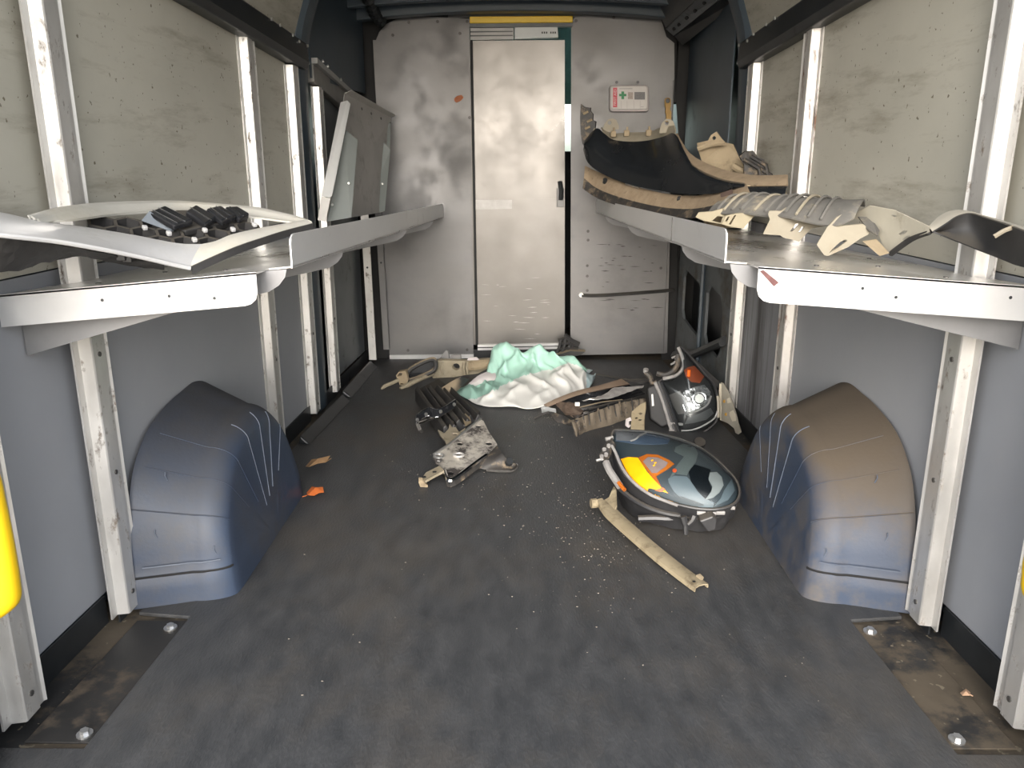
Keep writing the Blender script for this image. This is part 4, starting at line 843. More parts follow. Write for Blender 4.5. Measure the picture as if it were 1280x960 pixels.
obj('clip_plate', plate(ol, [disc_pts(F8(1012, 490, YB - .02), .011, 10, V((1, 0, 0)), V((0, 0, 1)))], (0, .012, 0)), ochre, yc_, bevel=.001)
obj('rivet', cyl(F8(1012, 490, YB - .012), (0, .01, 0), .010, 10), M['steel_black'], yc_)
sp_ = thing('rubber_strap', 'black rubber strap pinned across the right bulkhead sheet', 'strap', at(725, 370, y=YB))
pts = [at(u, v, y=YB - .016) for u, v in ((727, 369), (745, 369.5), (780, 367.5), (815, 365), (842, 362.5))]
obj('strap', tube(spline(pts, 5), [.012] + [.0105] * 19 + [.008], 8, flat=.6), M['matt_black'], sp_, smooth=True)
obj('pin', cyl(at(726.5, 369, y=YB - .022), (0, .026, 0), .012, 10), M['bolt'], sp_)
lf = thing('sticker', 'small torn orange sticker on the left bulkhead sheet', 'sticker', at(574, 124, y=YB))
orange = mat('faded_orange_paper', (.32, .10, .045), (.42, .16, .08), scale=40, rough=.8)
obj('paper', prism([at(u, v, y=YB - .0015) for u, v in ((567.5, 123.5), (571, 120), (577, 118.5), (579.5, 122), (576, 126), (570.5, 128.5), (568, 126.5))], (0, .0015, 0)), orange, lf)

# ================================================================== FLOOR: cloth
M['mint'] = mat('mint_green_cloth', (.34, .58, .49), (.42, .66, .565), scale=6, rough=.75)
M['white_cloth'] = mat('white_lining_cloth', (.70, .70, .67), (.80, .80, .77), scale=6, rough=.6)
M['mint_trans'] = mat('thin_blue_plastic', (.45, .62, .66), (.60, .70, .74), scale=20, rough=.3)
M['beige_f'] = mat('dusty_beige_plastic', (.25, .215, .15), (.34, .295, .215), scale=9, rough=.75, bump=.15, dirt=(.12, .095, .06), dscale=14, dlo=.52, dhi=.72)
M['beige_d'] = mat('khaki_dusty_plastic', (.24, .195, .12), (.33, .275, .18), scale=11, rough=.8, bump=.15, dirt=(.13, .10, .06), dscale=22, dlo=.52, dhi=.7)
def gz(u, v, z=0): return at(u, v, z=z)
cl = thing('cloth', 'crumpled mint green cloth with white lining, heaped before the sliding door', 'cloth', (.05, 3.45, 0))
front = [gz(566, 490, .004), gz(580, 497, .004), gz(596, 505, .006), gz(612, 508, .006), gz(640, 508, .008), gz(660, 511, .006), gz(680, 508, .008), gz(700, 503, .01), gz(722, 494, .01), (gz(738, 483, .012)), gz(744, 472, .012)]
fold1 = [gz(567, 489, .010), gz(590, 485, .02), gz(612, 482, .03), gz(632, 476, .04), gz(652, 470, .055), gz(668, 462, .06), gz(688, 459, .075), gz(706, 458, .085), gz(720, 462, .07), gz(735, 468, .04), gz(744, 470, .018)]
crest_y = 3.66
crest = [gz(568, 488, .012), gz(592, 480, .016), gz(606, 473, .02), at(617, 436, y=3.70), at(627, 428.5, y=3.70), at(640, 431, y=3.70), at(652, 440, y=3.68), at(673, 432, y=3.70), at(690, 443, y=3.68), at(716, 446, y=3.68), at(730, 458, y=3.66)]
back = [gz(570, 487, .004), gz(594, 478, .004), gz(608, 470, .004), V((-.14, 3.86, .004)), V((-.08, 3.90, .004)), V((0, 3.9, .004)), V((.05, 3.9, .004)), V((.12, 3.9, .004)), V((.2, 3.88, .004)), V((.3, 3.86, .004)), V((.36, 3.80, .004))]
NU = 110
C1 = [resample(spline(c, 8), NU) for c in (front, fold1, crest, back)]
rows = []
for i in range(NU):
    key = [C1[0][i], C1[0][i].lerp(C1[1][i], .5) + V((0, 0, .012)), C1[1][i], C1[1][i].lerp(C1[2][i], .5) - V((0, 0, .004)), C1[2][i], C1[2][i].lerp(C1[3][i], .5) + V((0, 0, -.02)), C1[3][i]]
    rows.append(spline(key, 12))
nv = len(rows[0])
for i in range(NU):
    for j in range(nv):
        p = rows[i][j]; s_ = i / NU; t = j / (nv - 1)
        k = math.sin(math.pi * min(1, max(0, t))) ** .6
        d = s_ * 9.0 + t * 1.6 + .9 * mnoise.noise(p * 5)
        e = p.x * 30 - p.z * 22 + p.y * 6 + 2.6 * mnoise.noise(p * 7 + V((4, 0, 0)))
        a = (1 - abs(math.sin(e))) ** 1.5 * .040 - .012
        b = (1 - abs(math.sin(p.x * 52 + p.z * 35 + 3 * mnoise.noise(p * 9)))) ** 1.5 * .013
        if t > .56: a *= .45; b *= .5
        q = p + (V((0, -.55, .83)) * (a + b) + V((1, 0, 0)) * .006 * mnoise.noise(p * 14)) * k
        q.z = max(q.z, .003 + .002 * math.sin(i * .6))
        rows[i][j] = q
bm = sheet(rows, 0)
bm.faces.ensure_lookup_table()
for f_ in bm.faces:
    c = f_.calc_center_median()
    d = c - _C; kx = d.dot(_fw); u = 640 + FPX * d.dot(_rt) / kx; v = 480 - FPX * d.dot(_up) / kx
    # lining shows below the seam that runs from the near left corner up to the right shoulder
    sx = [(560, 494), (592, 500), (625, 484), (655, 468), (690, 461), (712, 453), (728, 462), (737, 470), (760, 476)]
    lim = 500
    for (a0, b0), (a1, b1) in zip(sx, sx[1:]):
        if a0 <= u <= a1: lim = b0 + (b1 - b0) * (u - a0) / (a1 - a0)
    f_.material_index = 1 if v > lim + 2.5 * mnoise.noise(c * 22) else 0
    if u > 733 and v > 462: f_.material_index = 2
co = obj('cloth_sheet', bm, [M['mint'], M['white_cloth'], M['mint_trans']], cl, smooth=True, angle=180)
sm = co.modifiers.new('smooth', 'SMOOTH'); sm.iterations = 1; sm.factor = .4
so_ = co.modifiers.new('solid', 'SOLIDIFY'); so_.thickness = .0018
# white paper-like fold sticking out at the left of the cloth
pk = mat('pinkish_white_paper', (.58, .52, .52), (.68, .63, .62), scale=12, rough=.7)
obj('lining_corner', wob(ribbon([(gz(584, 481, .03), gz(582, 486, .008)), (gz(598, 470, .045), gz(606, 478, .02)), (gz(617, 461, .05), gz(622, 474, .03))], 14, 5, .012, .0015), .004, 40), pk, cl, smooth=True)

# ================================================================== dusty lamp bracket (far left)
tb_ = thing('lamp_bracket', 'tan dusty headlamp bracket with dark oval opening and hooked arm, left of the cloth', 'bracket', gz(550, 485))
def z4(a, b, y): return at(465 + a / 8, 420 + b / 8, y=y)
bar = [(655, 245), (700, 245), (960, 252), (1100, 238), (1250, 232), (1260, 275), (1150, 330), (1060, 375), (930, 392), (820, 412), (740, 455), (680, 525), (655, 530), (625, 470), (600, 400), (640, 360)]
yy = lambda a: 3.66 + .0001 * (a - 655)
pb = obj('plate', plate([z4(a, b, yy(a)) for a, b in bar], [[z4(840 + 38 * math.cos(t), 308 + 34 * math.sin(t), yy(840)) for t in [k * math.pi / 6 for k in range(12)]]], (.004, .02, .004)), M['beige_f'], tb_)
for a in (705, 925, 955): obj('ridge', tube([z4(a, 255, 3.655), z4(a - 8, 330, 3.65), z4(a + 5, 385, 3.65)], .006, 6), M['beige_f'], pb)
obj('dusty_bend', ribbon([(z4(960, 256, 3.66), z4(965, 345, 3.655)), (z4(1100, 242, 3.68), z4(1080, 330, 3.66)), (z4(1255, 232, 3.72), z4(1240, 290, 3.7))], 12, 5, .012, .003), M['tan_dust'], pb)
# oval ring with dark opening
ring = [(370, 350), (420, 310), (520, 258), (600, 232), (632, 245), (640, 290), (620, 340), (540, 385), (430, 430), (365, 440), (345, 400)]
obj('oval_ring', tube(spline([z4(a, b, 3.58) for a, b in ring], 4, True), .011, 7, closed=True), M['dusty_black'], tb_, smooth=True)
obj('oval_insert', prism([z4(a, b, 3.585) for a, b in ring], (.002, .01, .004)), M['gloss_black'], tb_)
obj('lower_bar', tube([z4(285, 525, 3.47), z4(360, 488, 3.50), z4(500, 418, 3.56), z4(610, 375, 3.61)], [.009, .011, .012, .010], 7), M['beige_f'], tb_)
ol = [(238, 395), (265, 360), (335, 350), (350, 400), (360, 450), (335, 490), (280, 500), (262, 450)]
obj('end_block', plate([z4(a, b, 3.53) for a, b in ol], [[z4(a, b, 3.53) for a, b in ((250, 392), (272, 372), (302, 372), (298, 395), (258, 405))], [z4(a, b, 3.53) for a, b in ((278, 488), (285, 472), (312, 470), (318, 486), (300, 498))]], (.004, .02, .004)), M['tan_dust'], tb_)
obj('hook_arm', tube(spline([z4(265, 440, 3.52), z4(200, 470, 3.50), z4(130, 500, 3.48), z4(104, 530, 3.47), z4(112, 565, 3.46), z4(140, 585, 3.45), z4(165, 580, 3.45)], 5), .009, 7), M['beige_f'], tb_, smooth=True)
obj('foil_scrap', prism([z4(*q) for q in ((690, 205, 3.75), (735, 145, 3.76), (760, 150, 3.76), (775, 240, 3.74), (655, 240, 3.74))], (.002, .012, 0)), M['bulk'], tb_)
ol = [(800, 250), (790, 190), (885, 185), (890, 250)]
obj('card_scrap', prism([z4(a, b, 3.72) for a, b in ol], (.002, .006, 0)), M['bulk'], tb_)
obj('paper_scrap', prism([z4(a, b, 3.70) for a, b in ((945, 245), (970, 218), (1040, 212), (1070, 238), (1060, 255))], (.002, .008, 0)), pk, tb_)

# ================================================================== slatted radiator bracket
rb_ = thing('crash_bar_bracket', 'black ribbed bumper bracket with greasy metal end plate lying beside the cloth', 'bracket', gz(575, 575))
def z3(a, b, z): return at(500 + a / 6.857, 475 + b / 6.857, z=z)
# long dark channels running away under the cloth
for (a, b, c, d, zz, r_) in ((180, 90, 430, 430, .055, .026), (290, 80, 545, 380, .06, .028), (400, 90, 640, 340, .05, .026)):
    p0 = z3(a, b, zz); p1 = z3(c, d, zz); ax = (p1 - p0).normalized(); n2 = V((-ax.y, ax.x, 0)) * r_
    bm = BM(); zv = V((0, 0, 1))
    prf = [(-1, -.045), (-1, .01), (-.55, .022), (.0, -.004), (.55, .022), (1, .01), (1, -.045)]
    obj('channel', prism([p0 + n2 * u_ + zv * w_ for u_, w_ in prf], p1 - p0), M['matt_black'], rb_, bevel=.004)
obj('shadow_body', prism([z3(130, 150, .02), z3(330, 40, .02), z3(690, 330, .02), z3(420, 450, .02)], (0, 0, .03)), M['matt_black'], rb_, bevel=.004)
# curved dark lever at the far end
obj('lever', wob(ribbon([(z3(330, 90, .06), z3(400, 150, .03)), (z3(430, 25, .08), z3(490, 90, .05)), (z3(520, -30, .10), z3(590, -10, .07))], 14, 5, .012, .004), .001, 40), M['dusty_black'], rb_, smooth=True)
# chrome-edged clamp across the channels
cp = [z3(*q) for q in ((135, 340, .10), (240, 278, .105), (330, 290, .11), (470, 205, .115))]
clm = obj('clamp_bar', ribbon([(p + V((0, .012, .012)), p + V((0, -.012, -.008))) for p in cp], 18, 3, 0, .006), M['gloss_black'], rb_)
for off in (V((0, .012, .013)), V((0, -.013, -.008))):
    obj('clamp_edge', tube(spline([p + off for p in cp], 5), .0028, 6), M['chrome'], clm)
obj('clamp_hook', tube([z3(150, 375, .09), z3(280, 330, .085), z3(290, 335, .08)], .006, 6), M['chrome'], clm)
obj('clamp_hook', tube([z3(150, 372, .09), z3(168, 420, .07), z3(188, 445, .05)], .0075, 6), M['screw'], clm)
for q in ((150, 348, .112), (225, 300, .115), (350, 275, .12), (465, 215, .125)):
    obj('clamp_screw', cyl(z3(*q), (0, -.004, .006), .006, 8), M['bolt'], clm)
# pale flange behind the plate
ol = [(325, 425), (380, 455), (415, 420), (430, 350), (455, 350), (475, 400), (505, 445), (560, 410), (545, 470), (400, 560), (385, 510), (345, 465)]
obj('pale_flange', plate([z3(a, b, .065) for a, b in ol], [disc_pts(z3(473, 462, .065), .013, 10, V((1, 0, 0)), V((0, 1, 0)))], (0, 0, -.006)), M['beige_f'], rb_)
obj('pale_flange', prism([z3(a, b, .07) for a, b in ((530, 310), (560, 285), (600, 320), (610, 355), (560, 385))], (0, 0, -.006)), M['tan_dust'], rb_)
# greasy metal end plate with holes
greasy = mat('greasy_galvanised_plate', (.40, .37, .32), (.55, .52, .47), scale=9, rough=.4, metal=.4, rvar=.1, dirt=(.055, .05, .048), dscale=11, dlo=.44, dhi=.56, drough=.25, bump=.2)
PZ = plane3(z3(690, 335, .105), z3(430, 875, .022), z3(835, 575, .062)); PZn = PZ[1] if PZ[1].z > 0 else -PZ[1]; PX = PZn.orthogonal().normalized(); PY = PZn.cross(PX)
def pz(a, b): return at(500 + a / 6.857, 475 + b / 6.857, plane=PZ)
ol = [(690, 335), (715, 350), (765, 450), (830, 545), (835, 575), (800, 600), (740, 660), (640, 730), (470, 860), (430, 875), (400, 855), (378, 800), (385, 770), (345, 740), (330, 715), (305, 705), (283, 660), (290, 640), (420, 560), (560, 440)]
hl = [(672, 397, .011), (762, 543, .012), (513, 545, .011), (503, 648, .014), (335, 657, .012), (430, 800, .013)]
gp_ = obj('end_plate', plate([pz(a, b) for a, b in ol], [disc_pts(pz(a, b), r, 10, PX, PY) for a, b, r in hl], PZn * -.005), greasy, rb_)
obj('plate_lip', tube(spline([pz(*q) + V((0, -.004, .006)) for q in ((378, 790), (400, 850), (430, 872), (480, 850), (640, 728), (740, 658))], 5), .0075, 7), M['chrome'], gp_, smooth=True)
obj('plate_lip', tube([pz(*q) + V((0, 0, .003)) for q in ((290, 645), (420, 562), (560, 445), (690, 338))], .005, 6), M['bolt'], gp_)
obj('plate_side', ribbon([(pz(*q), pz(*q) + V((.004, .0, -.016))) for q in ((385, 800), (430, 875), (640, 730), (740, 660), (835, 575))], 18, 4, 0, .004), M['dust_dark'], gp_)
obj('rim_ring', tube(disc_pts(pz(503, 648) + V((0, 0, .002)), .016, 14, V((1, 0, 0)), V((0, 1, 0))), .004, 6, closed=True), M['post_rust'], gp_)
obj('rim_ring', tube(disc_pts(pz(335, 657) + V((0, 0, .002)), .016, 14, V((1, 0, 0)), V((0, 1, 0))), .004, 6, closed=True), M['bolt'], gp_)
# folded dark wing to the right
wg = obj('wing', ribbon([(pz(830, 560), z3(650, 745, .03)), (z3(870, 620, .07), z3(740, 770, .02)), (z3(930, 690, .05), z3(860, 780, .012)), (z3(985, 715, .045), z3(960, 778, .012)), (z3(1008, 725, .03), z3(1000, 755, .012))], 22, 6, .012, .004), M['dust_dark'], rb_, smooth=True)
obj('wing_edge', tube(spline([z3(740, 772, .018), z3(860, 782, .012), z3(960, 778, .012), z3(1003, 745, .02), z3(1000, 722, .035)], 5), .004, 6), M['screw'], wg)
obj('wing_nut', cyl(z3(930, 712, .05), (.004, -.01, .012), .013, 8), M['steel_black'], wg)
# hooked tongue to the left
tg = obj('tongue', prism([z3(*q) for q in ((338, 735, .05), (378, 775, .05), (300, 815, .045), (215, 862, .035), (190, 835, .035), (225, 790, .04))], (0, 0, -.008)), M['beige_f'], rb_)
obj('tongue_hook', wob(prism([z3(*q) for q in ((215, 862, .035), (190, 835, .035), (160, 835, .03), (160, 870, .02), (175, 905, .006), (238, 908, .006), (235, 890, .012))], (0, 0, -.005)), .0005), M['tan_dust'], tg)
for q in ((296, 788, .051), (205, 832, .041)): obj('tongue_hole', cyl(z3(*q), (0, 0, .0008), .007, 8), M['steel_black'], tg)

# ================================================================== dark grille piece with dusty front, right of the cloth
dk = thing('bumper_insert', 'dark bumper insert with brown upper edge and dusty fluted front, right of the cloth', 'bumper', gz(750, 525))
def z7(a, b, z): return at(670 + a / 8, 450 + b / 8, z=z)
brown = mat('brown_dusty_edge', (.12, .085, .06), (.17, .125, .09), scale=12, rough=.85, bump=.2)
obj('upper_edge', ribbon([(z7(80, 455, .05), z7(110, 470, .045)), (z7(200, 395, .07), z7(220, 425, .06)), (z7(400, 320, .09), z7(420, 355, .08)), (z7(640, 260, .11), z7(660, 300, .10)), (z7(850, 195, .12), z7(930, 245, .10))], 26, 4, .004, .005), brown, dk, smooth=True)
obj('dark_trough', ribbon([(z7(190, 430, .055), z7(400, 590, .045)), (z7(400, 355, .07), z7(600, 515, .045)), (z7(650, 300, .09), z7(820, 420, .05)), (z7(930, 245, .10), z7(1090, 340, .06))], 26, 8, -.03, .004), M['gloss_black'], dk, smooth=True)
obj('trough_rib', tube([z7(430, 480, .055), z7(650, 425, .06), z7(860, 400, .055)], .004, 6), M['dusty_black'], dk)
obj('trough_rib', tube([z7(520, 500, .05), z7(760, 430, .055), z7(1000, 390, .05)], .006, 6), M['matt_black'], dk)
# crumpled shiny foil lying in it
foil = mat('crumpled_foil', (.55, .52, .51), (.78, .75, .73), scale=30, rough=.28, metal=.7, bump=.5, bscale=60)
fo = wob(ribbon([(z7(455, 400, .085), z7(475, 412, .082)), (z7(560, 380, .092), z7(580, 400, .088)), (z7(700, 335, .10), z7(720, 385, .09)), (z7(780, 275, .115), z7(840, 350, .095)), (z7(930, 268, .115), z7(960, 310, .10)), (z7(1080, 250, .115), z7(1080, 268, .11))], 26, 6, .006, .002), .004, 50)
obj('foil_strip', fo, foil, dk)
# brown crumpled flap at left
rust = mat('brown_crumpled_plastic', (.06, .042, .032), (.12, .088, .066), scale=18, rough=.55, bump=.4)
obj('crumpled_flap', wob(ribbon([(z7(190, 440, .05), z7(300, 540, .035)), (z7(280, 420, .07), z7(370, 570, .04)), (z7(380, 440, .07), z7(420, 570, .04)), (z7(470, 510, .05), z7(440, 545, .045))], 16, 8, .01, .003), .006, 40), rust, dk)
obj('under_flap', wob(ribbon([(z7(120, 520, .03), z7(220, 625, .008)), (z7(240, 545, .035), z7(300, 640, .008)), (z7(360, 600, .035), z7(360, 650, .01))], 12, 5, .006, .003), .003, 40), M['dust_dark'], dk)
obj('clear_scrap', wob(ribbon([(z7(50, 480, .045), z7(65, 525, .02)), (z7(110, 470, .05), z7(130, 530, .025)), (z7(200, 490, .05), z7(200, 540, .03))], 10, 4, .006, .002), .003, 40), mat('milky_plastic', (.24, .25, .255), (.36, .37, .37), rough=.4), dk)
obj('thin_rod', tube([z7(-20, 585, .012), z7(60, 545, .025), z7(130, 520, .035)], .004, 6), M['matt_black'], dk)
obj('white_chip', box(z7(390, 460, .07), z7(390, 460, .07) + V((.018, .006, .014))), M['white_cloth'], dk)
# fluted dusty front
fr0 = [z7(360, 605, .055), z7(500, 555, .058), z7(700, 480, .06), z7(900, 420, .065), z7(1090, 385, .07)]
fr1 = [z7(400, 765, .002), z7(520, 705, .004), z7(720, 655, .004), z7(900, 590, .006), z7(1080, 545, .008)]
ff = obj('fluted_front', wob(ribbon(list(zip(fr0, fr1)), 60, 8, .012, .004, bfun=lambda s_, t: math.sin(math.pi * t) + .55 * math.sin(s_ * 60) * (1 - t)), .0012, 60), mat('grey_brown_dusty_plastic', (.12, .098, .072), (.19, .157, .118), scale=14, rough=.9, bump=.3, dirt=(.05, .04, .032), dscale=18, dlo=.56, dhi=.66), dk, smooth=True)
A_ = resample(fr0, 14); B_ = resample(fr1, 14)
for i in range(1, 13):
    obj('flute', tube([A_[i] + V((0, -.004, .004)), A_[i].lerp(B_[i], .35) + V((0, -.016, 0)), A_[i].lerp(B_[i], .6) + V((0, -.016, 0))], .003, 6), M['dust_dark'], ff)
    if i % 2: obj('tooth', tube([A_[i], A_[i] + V((0, .002, .012))], .0035, 5), M['dust_dark'], ff)
obj('torn_end', wob(prism([z7(*q) for q in ((355, 610, .055), (430, 600, .056), (445, 740, .004), (410, 768, .003), (385, 745, .004))], (.0, .006, .002)), .003, 40), M['dust_dark'], ff)
# black rods behind
for q in (((605, 148, .10), (760, 175, .11), (940, 205, .12), (1120, 195, .13)), ((930, 215, .12), (1060, 225, .125), (1180, 205, .13))):
    obj('cable', tube(spline([z7(*p_) for p_ in q], 5), .007, 6), M['matt_black'], dk)

# tan clip plate standing in front of the upright headlight
tc_ = thing('clip_plate', 'upright tan clip plate with dark slots leaning on the clear headlight', 'clip', gz(793, 541))
yq = 2.84
ol = [z7(0, 0, 0)] and [at(670 + a / 8, 450 + b / 8, y=yq) for a, b in ((955, 520), (985, 490), (1040, 445), (1095, 420), (1098, 480), (1085, 560), (1080, 715), (945, 715), (952, 600))]
cpn = obj('plate', plate(ol, [[at(670 + a / 8, 450 + b / 8, y=yq) for a, b in h] for h in ([(1022, 535), (1045, 525), (1068, 535), (1045, 550)], [(1018, 605), (1035, 592), (1060, 598), (1040, 612)], [(985, 582), (1005, 572), (1022, 578), (1000, 592)])], (.003, .006, 0)), M['beige_d'], tc_)
obj('clip_ear', tube([at(670 + a / 8, 450 + b / 8, y=yq) for a, b in ((950, 590), (915, 600), (912, 650), (935, 665))], .008, 6), pk, tc_)

# ================================================================== headlights
def dome_fn(c, n, ex, ey, ol2, h, pw=2.0, e=.6):
    """height over the lens plane, from the distance to the outline centre along each direction"""
    N_ = len(ol2); ang = [math.atan2(p[1], p[0]) for p in ol2]; rad = [math.hypot(*p) for p in ol2]
    tab = [0] * 360
    for k in range(360):
        a = math.radians(k) - math.pi; d = (math.cos(a), math.sin(a)); best = None
        for i in range(N_):
            x1, y1 = ol2[i]; x2, y2 = ol2[(i + 1) % N_]; ex_, ey_ = x2 - x1, y2 - y1; den = d[0] * ey_ - d[1] * ex_
            if abs(den) < 1e-12: continue
            t = (x1 * ey_ - y1 * ex_) / den; s_ = (x1 * d[1] - y1 * d[0]) / den
            if t > 0 and -1e-6 <= s_ <= 1 + 1e-6 and (best is None or t > best): best = t
        tab[k] = best or .1
    def R_(a):
        k = (math.degrees(a) + 180) % 360; i = int(k) % 360; return tab[i] + (tab[(i + 1) % 360] - tab[i]) * (k - int(k))
    def hh(x, y):
        r = math.hypot(x, y) / R_(math.atan2(y, x)) if (x or y) else 0
        return h * max(0, 1 - min(r, 1) ** pw) ** e
    return hh, R_
class Lens:
    def __init__(s_, centre, n, ol_px, h, pw=2.0, e=.6):
        s_.c = centre; s_.n = n.normalized(); s_.ex = V((1, 0, 0)); s_.ex = (s_.ex - s_.n * s_.ex.dot(s_.n)).normalized(); s_.ey = s_.n.cross(s_.ex)
        pts = spline([at(u, v, plane=(s_.c, s_.n)) for u, v in ol_px], 5, True)
        s_.ol = pts; s_.o2 = [((p - s_.c).dot(s_.ex), (p - s_.c).dot(s_.ey)) for p in pts]
        s_.h, s_.R = dome_fn(s_.c, s_.n, s_.ex, s_.ey, s_.o2, h, pw, e)
    def pt(s_, x, y, off=0, k=1.0): return s_.c + s_.ex * x + s_.ey * y + s_.n * (s_.h(x, y) * k + off)
    def hit(s_, u, v, off=0, k=1.0):
        q = at(u, v, plane=(s_.c, s_.n)); d = (q - _C)
        for _ in range(6):
            r = q - s_.c; hh = s_.h(r.dot(s_.ex), r.dot(s_.ey)) * k + off
            q = at(u, v, plane=(s_.c + s_.n * hh, s_.n))
        return q
    def dome(s_, off=0, k=1.0, scale=1.0, nr=16, na=72, th=0):
        bm = BM(); cen = bm.verts.new(s_.pt(0, 0, off, k)); prev = None; rings = []
        for i in range(1, nr + 1):
            r = scale * (i / nr) ** .8; ring = []
            for j in range(na):
                a = 2 * math.pi * j / na - math.pi; R_ = s_.R(a) * r; ring.append(bm.verts.new(s_.pt(R_ * math.cos(a), R_ * math.sin(a), off, k)))
            rings.append(ring)
        for j in range(na): bm.faces.new((cen, rings[0][j], rings[0][(j + 1) % na]))
        for i in range(nr - 1):
            for j in range(na): bm.faces.new((rings[i][j], rings[i + 1][j], rings[i + 1][(j + 1) % na], rings[i][(j + 1) % na]))
        return bm
    def skirt(s_, depth, scale0=1.0, scale1=.8, off=0, na=72, n=6):
        rows = []
        for i in range(n):
            t = i / (n - 1); sc_ = scale0 + (scale1 - scale0) * t; row = []
            for j in range(na):
                a = 2 * math.pi * j / na - math.pi; R_ = s_.R(a) * sc_
                row.append(s_.c + s_.ex * R_ * math.cos(a) + s_.ey * R_ * math.sin(a) + s_.n * (off - depth * t))
            rows.append(row)
        return rows
    def patch(s_, px_, off=.002, k=1.0, th=.002, nsub=4):
        """piece traced on the dome: fan-filled outline laid on the curved surface"""
        cx = sum(p[0] for p in px_) / len(px_); cy = sum(p[1] for p in px_) / len(px_)
        pts = []
        for i in range(len(px_)):
            a, b = px_[i], px_[(i + 1) % len(px_)]
            for q in range(nsub): t = q / nsub; pts.append((a[0] + (b[0] - a[0]) * t, a[1] + (b[1] - a[1]) * t))
        bm = BM(); ed = []; vs = [bm.verts.new(V((x, y, 0))) for x, y in pts]
        for i in range(len(vs)): ed.append(bm.edges.new((vs[i], vs[(i + 1) % len(vs)])))
        bmesh.ops.triangle_fill(bm, use_beauty=True, edges=ed)
        for _ in range(2): bmesh.ops.subdivide_edges(bm, edges=[e for e in bm.edges if e.calc_length() > 4], cuts=1, use_grid_fill=False)
        bmesh.ops.triangulate(bm, faces=bm.faces)
        top = {v_: s_.hit(v_.co.x, v_.co.y, off, k) for v_ in bm.verts}
        r = bmesh.ops.extrude_face_region(bm, geom=list(bm.faces), use_keep_orig=True)
        for v_ in bm.verts:
            pass
        new = [g_ for g_ in r['geom'] if isinstance(g_, bmesh.types.BMVert)]
        src = {}
        for v_, c in top.items(): src[(round(v_.co.x, 4), round(v_.co.y, 4))] = c
        news = set(new)
        for v_ in list(bm.verts):
            c = src[(round(v_.co.x, 4), round(v_.co.y, 4))]; v_.co = c - s_.n * th if v_ in news else c
        return bm
M['bezel'] = mat('dark_blue_grey_bezel', (.020, .030, .038), (.032, .044, .052), scale=5, rough=.5, coat=.0, dust=(.06, .068, .07), dustlo=.6, dusthi=1.6)
M['bezel2'] = mat('slate_bezel_plate', (.075, .10, .115), (.10, .128, .145), scale=5, rough=.5)
M['bezel3'] = mat('pale_slate_plate', (.17, .19, .19), (.24, .26, .26), scale=8, rough=.35)
M['amber'] = mat('amber_reflector', (1.0, .40, .003), (1.0, .50, .004), scale=30, rough=.45, spec=.3)
M['amber_d'] = mat('deep_amber_plastic', (.36, .09, .012), (.46, .14, .02), scale=20, rough=.25, coat=.4)
M['lens'] = glass('clear_lens_plastic', (.92, .95, .96), .0, .25, .35)
M['housing'] = mat('headlight_housing_black', (.02, .02, .022), (.036, .036, .038), scale=12, rough=.4, bump=.15, dust=(.10, .085, .065), dustlo=.4, dusthi=1.5)
M['rim'] = mat('lens_rim_grey', (.20, .19, .185), (.32, .31, .30), scale=30, rough=.3, spec=.7)

def q1(a, b): return (735 + a / 6.4, 525 + b / 6.4)
h1 = thing('headlight', 'black car headlight with bright amber indicator lying on the floor beside the wheel arch', 'headlight', gz(840, 660))
Lc = at(845, 596, y=2.10); Ln = V((-.06, -.42, .905))
Ld = Lens(Lc, Ln, [q1(*p) for p in ((212, 84), (330, 84), (450, 92), (560, 108), (680, 140), (800, 180), (900, 225), (1010, 305), (1110, 400), (1180, 480), (1212, 570), (1190, 650), (1120, 695), (1020, 715), (900, 712), (780, 692), (640, 655), (500, 600), (400, 545), (320, 470), (260, 380), (225, 290), (205, 215), (188, 150))], .055, 2.2, .7)
rows_ = []
rim0 = Ld.skirt(0, 1.0, 1.0)[0]; cen0 = V((Ld.c.x, Ld.c.y, 0))
for t in (0, .12, .3, .5, .7, .85, 1.0):
    rows_.append([V((r_.x + (cen0.x - r_.x) * .16 * t ** 1.5, r_.y + (cen0.y - r_.y) * .16 * t ** 1.5 + .01 * t, r_.z * (1 - t) + .006 * t)) for r_ in rim0])
hs = obj('housing', wob(sheet(rows_, 0, closed=True), .003, 30), M['housing'], h1, smooth=True)
bm = BM(); rowz = rows_[-1]; bm.faces.new([bm.verts.new(p) for p in rowz]); obj('housing_back', bm, M['housing'], hs)
bz = obj('bezel', Ld.dome(-.012, .85, .985), M['bezel'], h1, smooth=True, angle=180)
K = .85
def pat(nm, pts, m_, off=-.010, par=None, th=.002): return obj(nm, Ld.patch([q1(*p) for p in pts], off, K, th), m_, par or bz, smooth=True, angle=30)
pat('indicator_reflector', [(262, 312), (320, 296), (398, 300), (432, 350), (470, 410), (530, 480), (592, 545), (560, 560), (482, 582), (420, 535), (360, 478), (310, 410)], M['amber'])
pat('indicator_reflector', [(520, 600), (615, 562), (670, 610), (722, 660), (722, 680), (660, 665), (590, 638)], M['amber'])
pat('indicator_divider', [(482, 582), (600, 538), (622, 558), (518, 602)], M['amber_d'], -.0085)
pat('indicator_bulb_well', [(405, 300), (470, 272), (560, 278), (650, 320), (690, 350), (640, 390), (590, 420), (545, 450), (590, 540), (520, 465), (440, 355)], M['amber_d'], -.0095)
sm_glass = mat('smoky_pink_plastic', (.20, .15, .14), (.28, .22, .21), scale=20, rough=.2, coat=.5)
pat('bulb_cover', [(440, 330), (480, 295), (560, 300), (640, 340), (620, 370), (550, 420), (510, 420)], sm_glass, -.007)
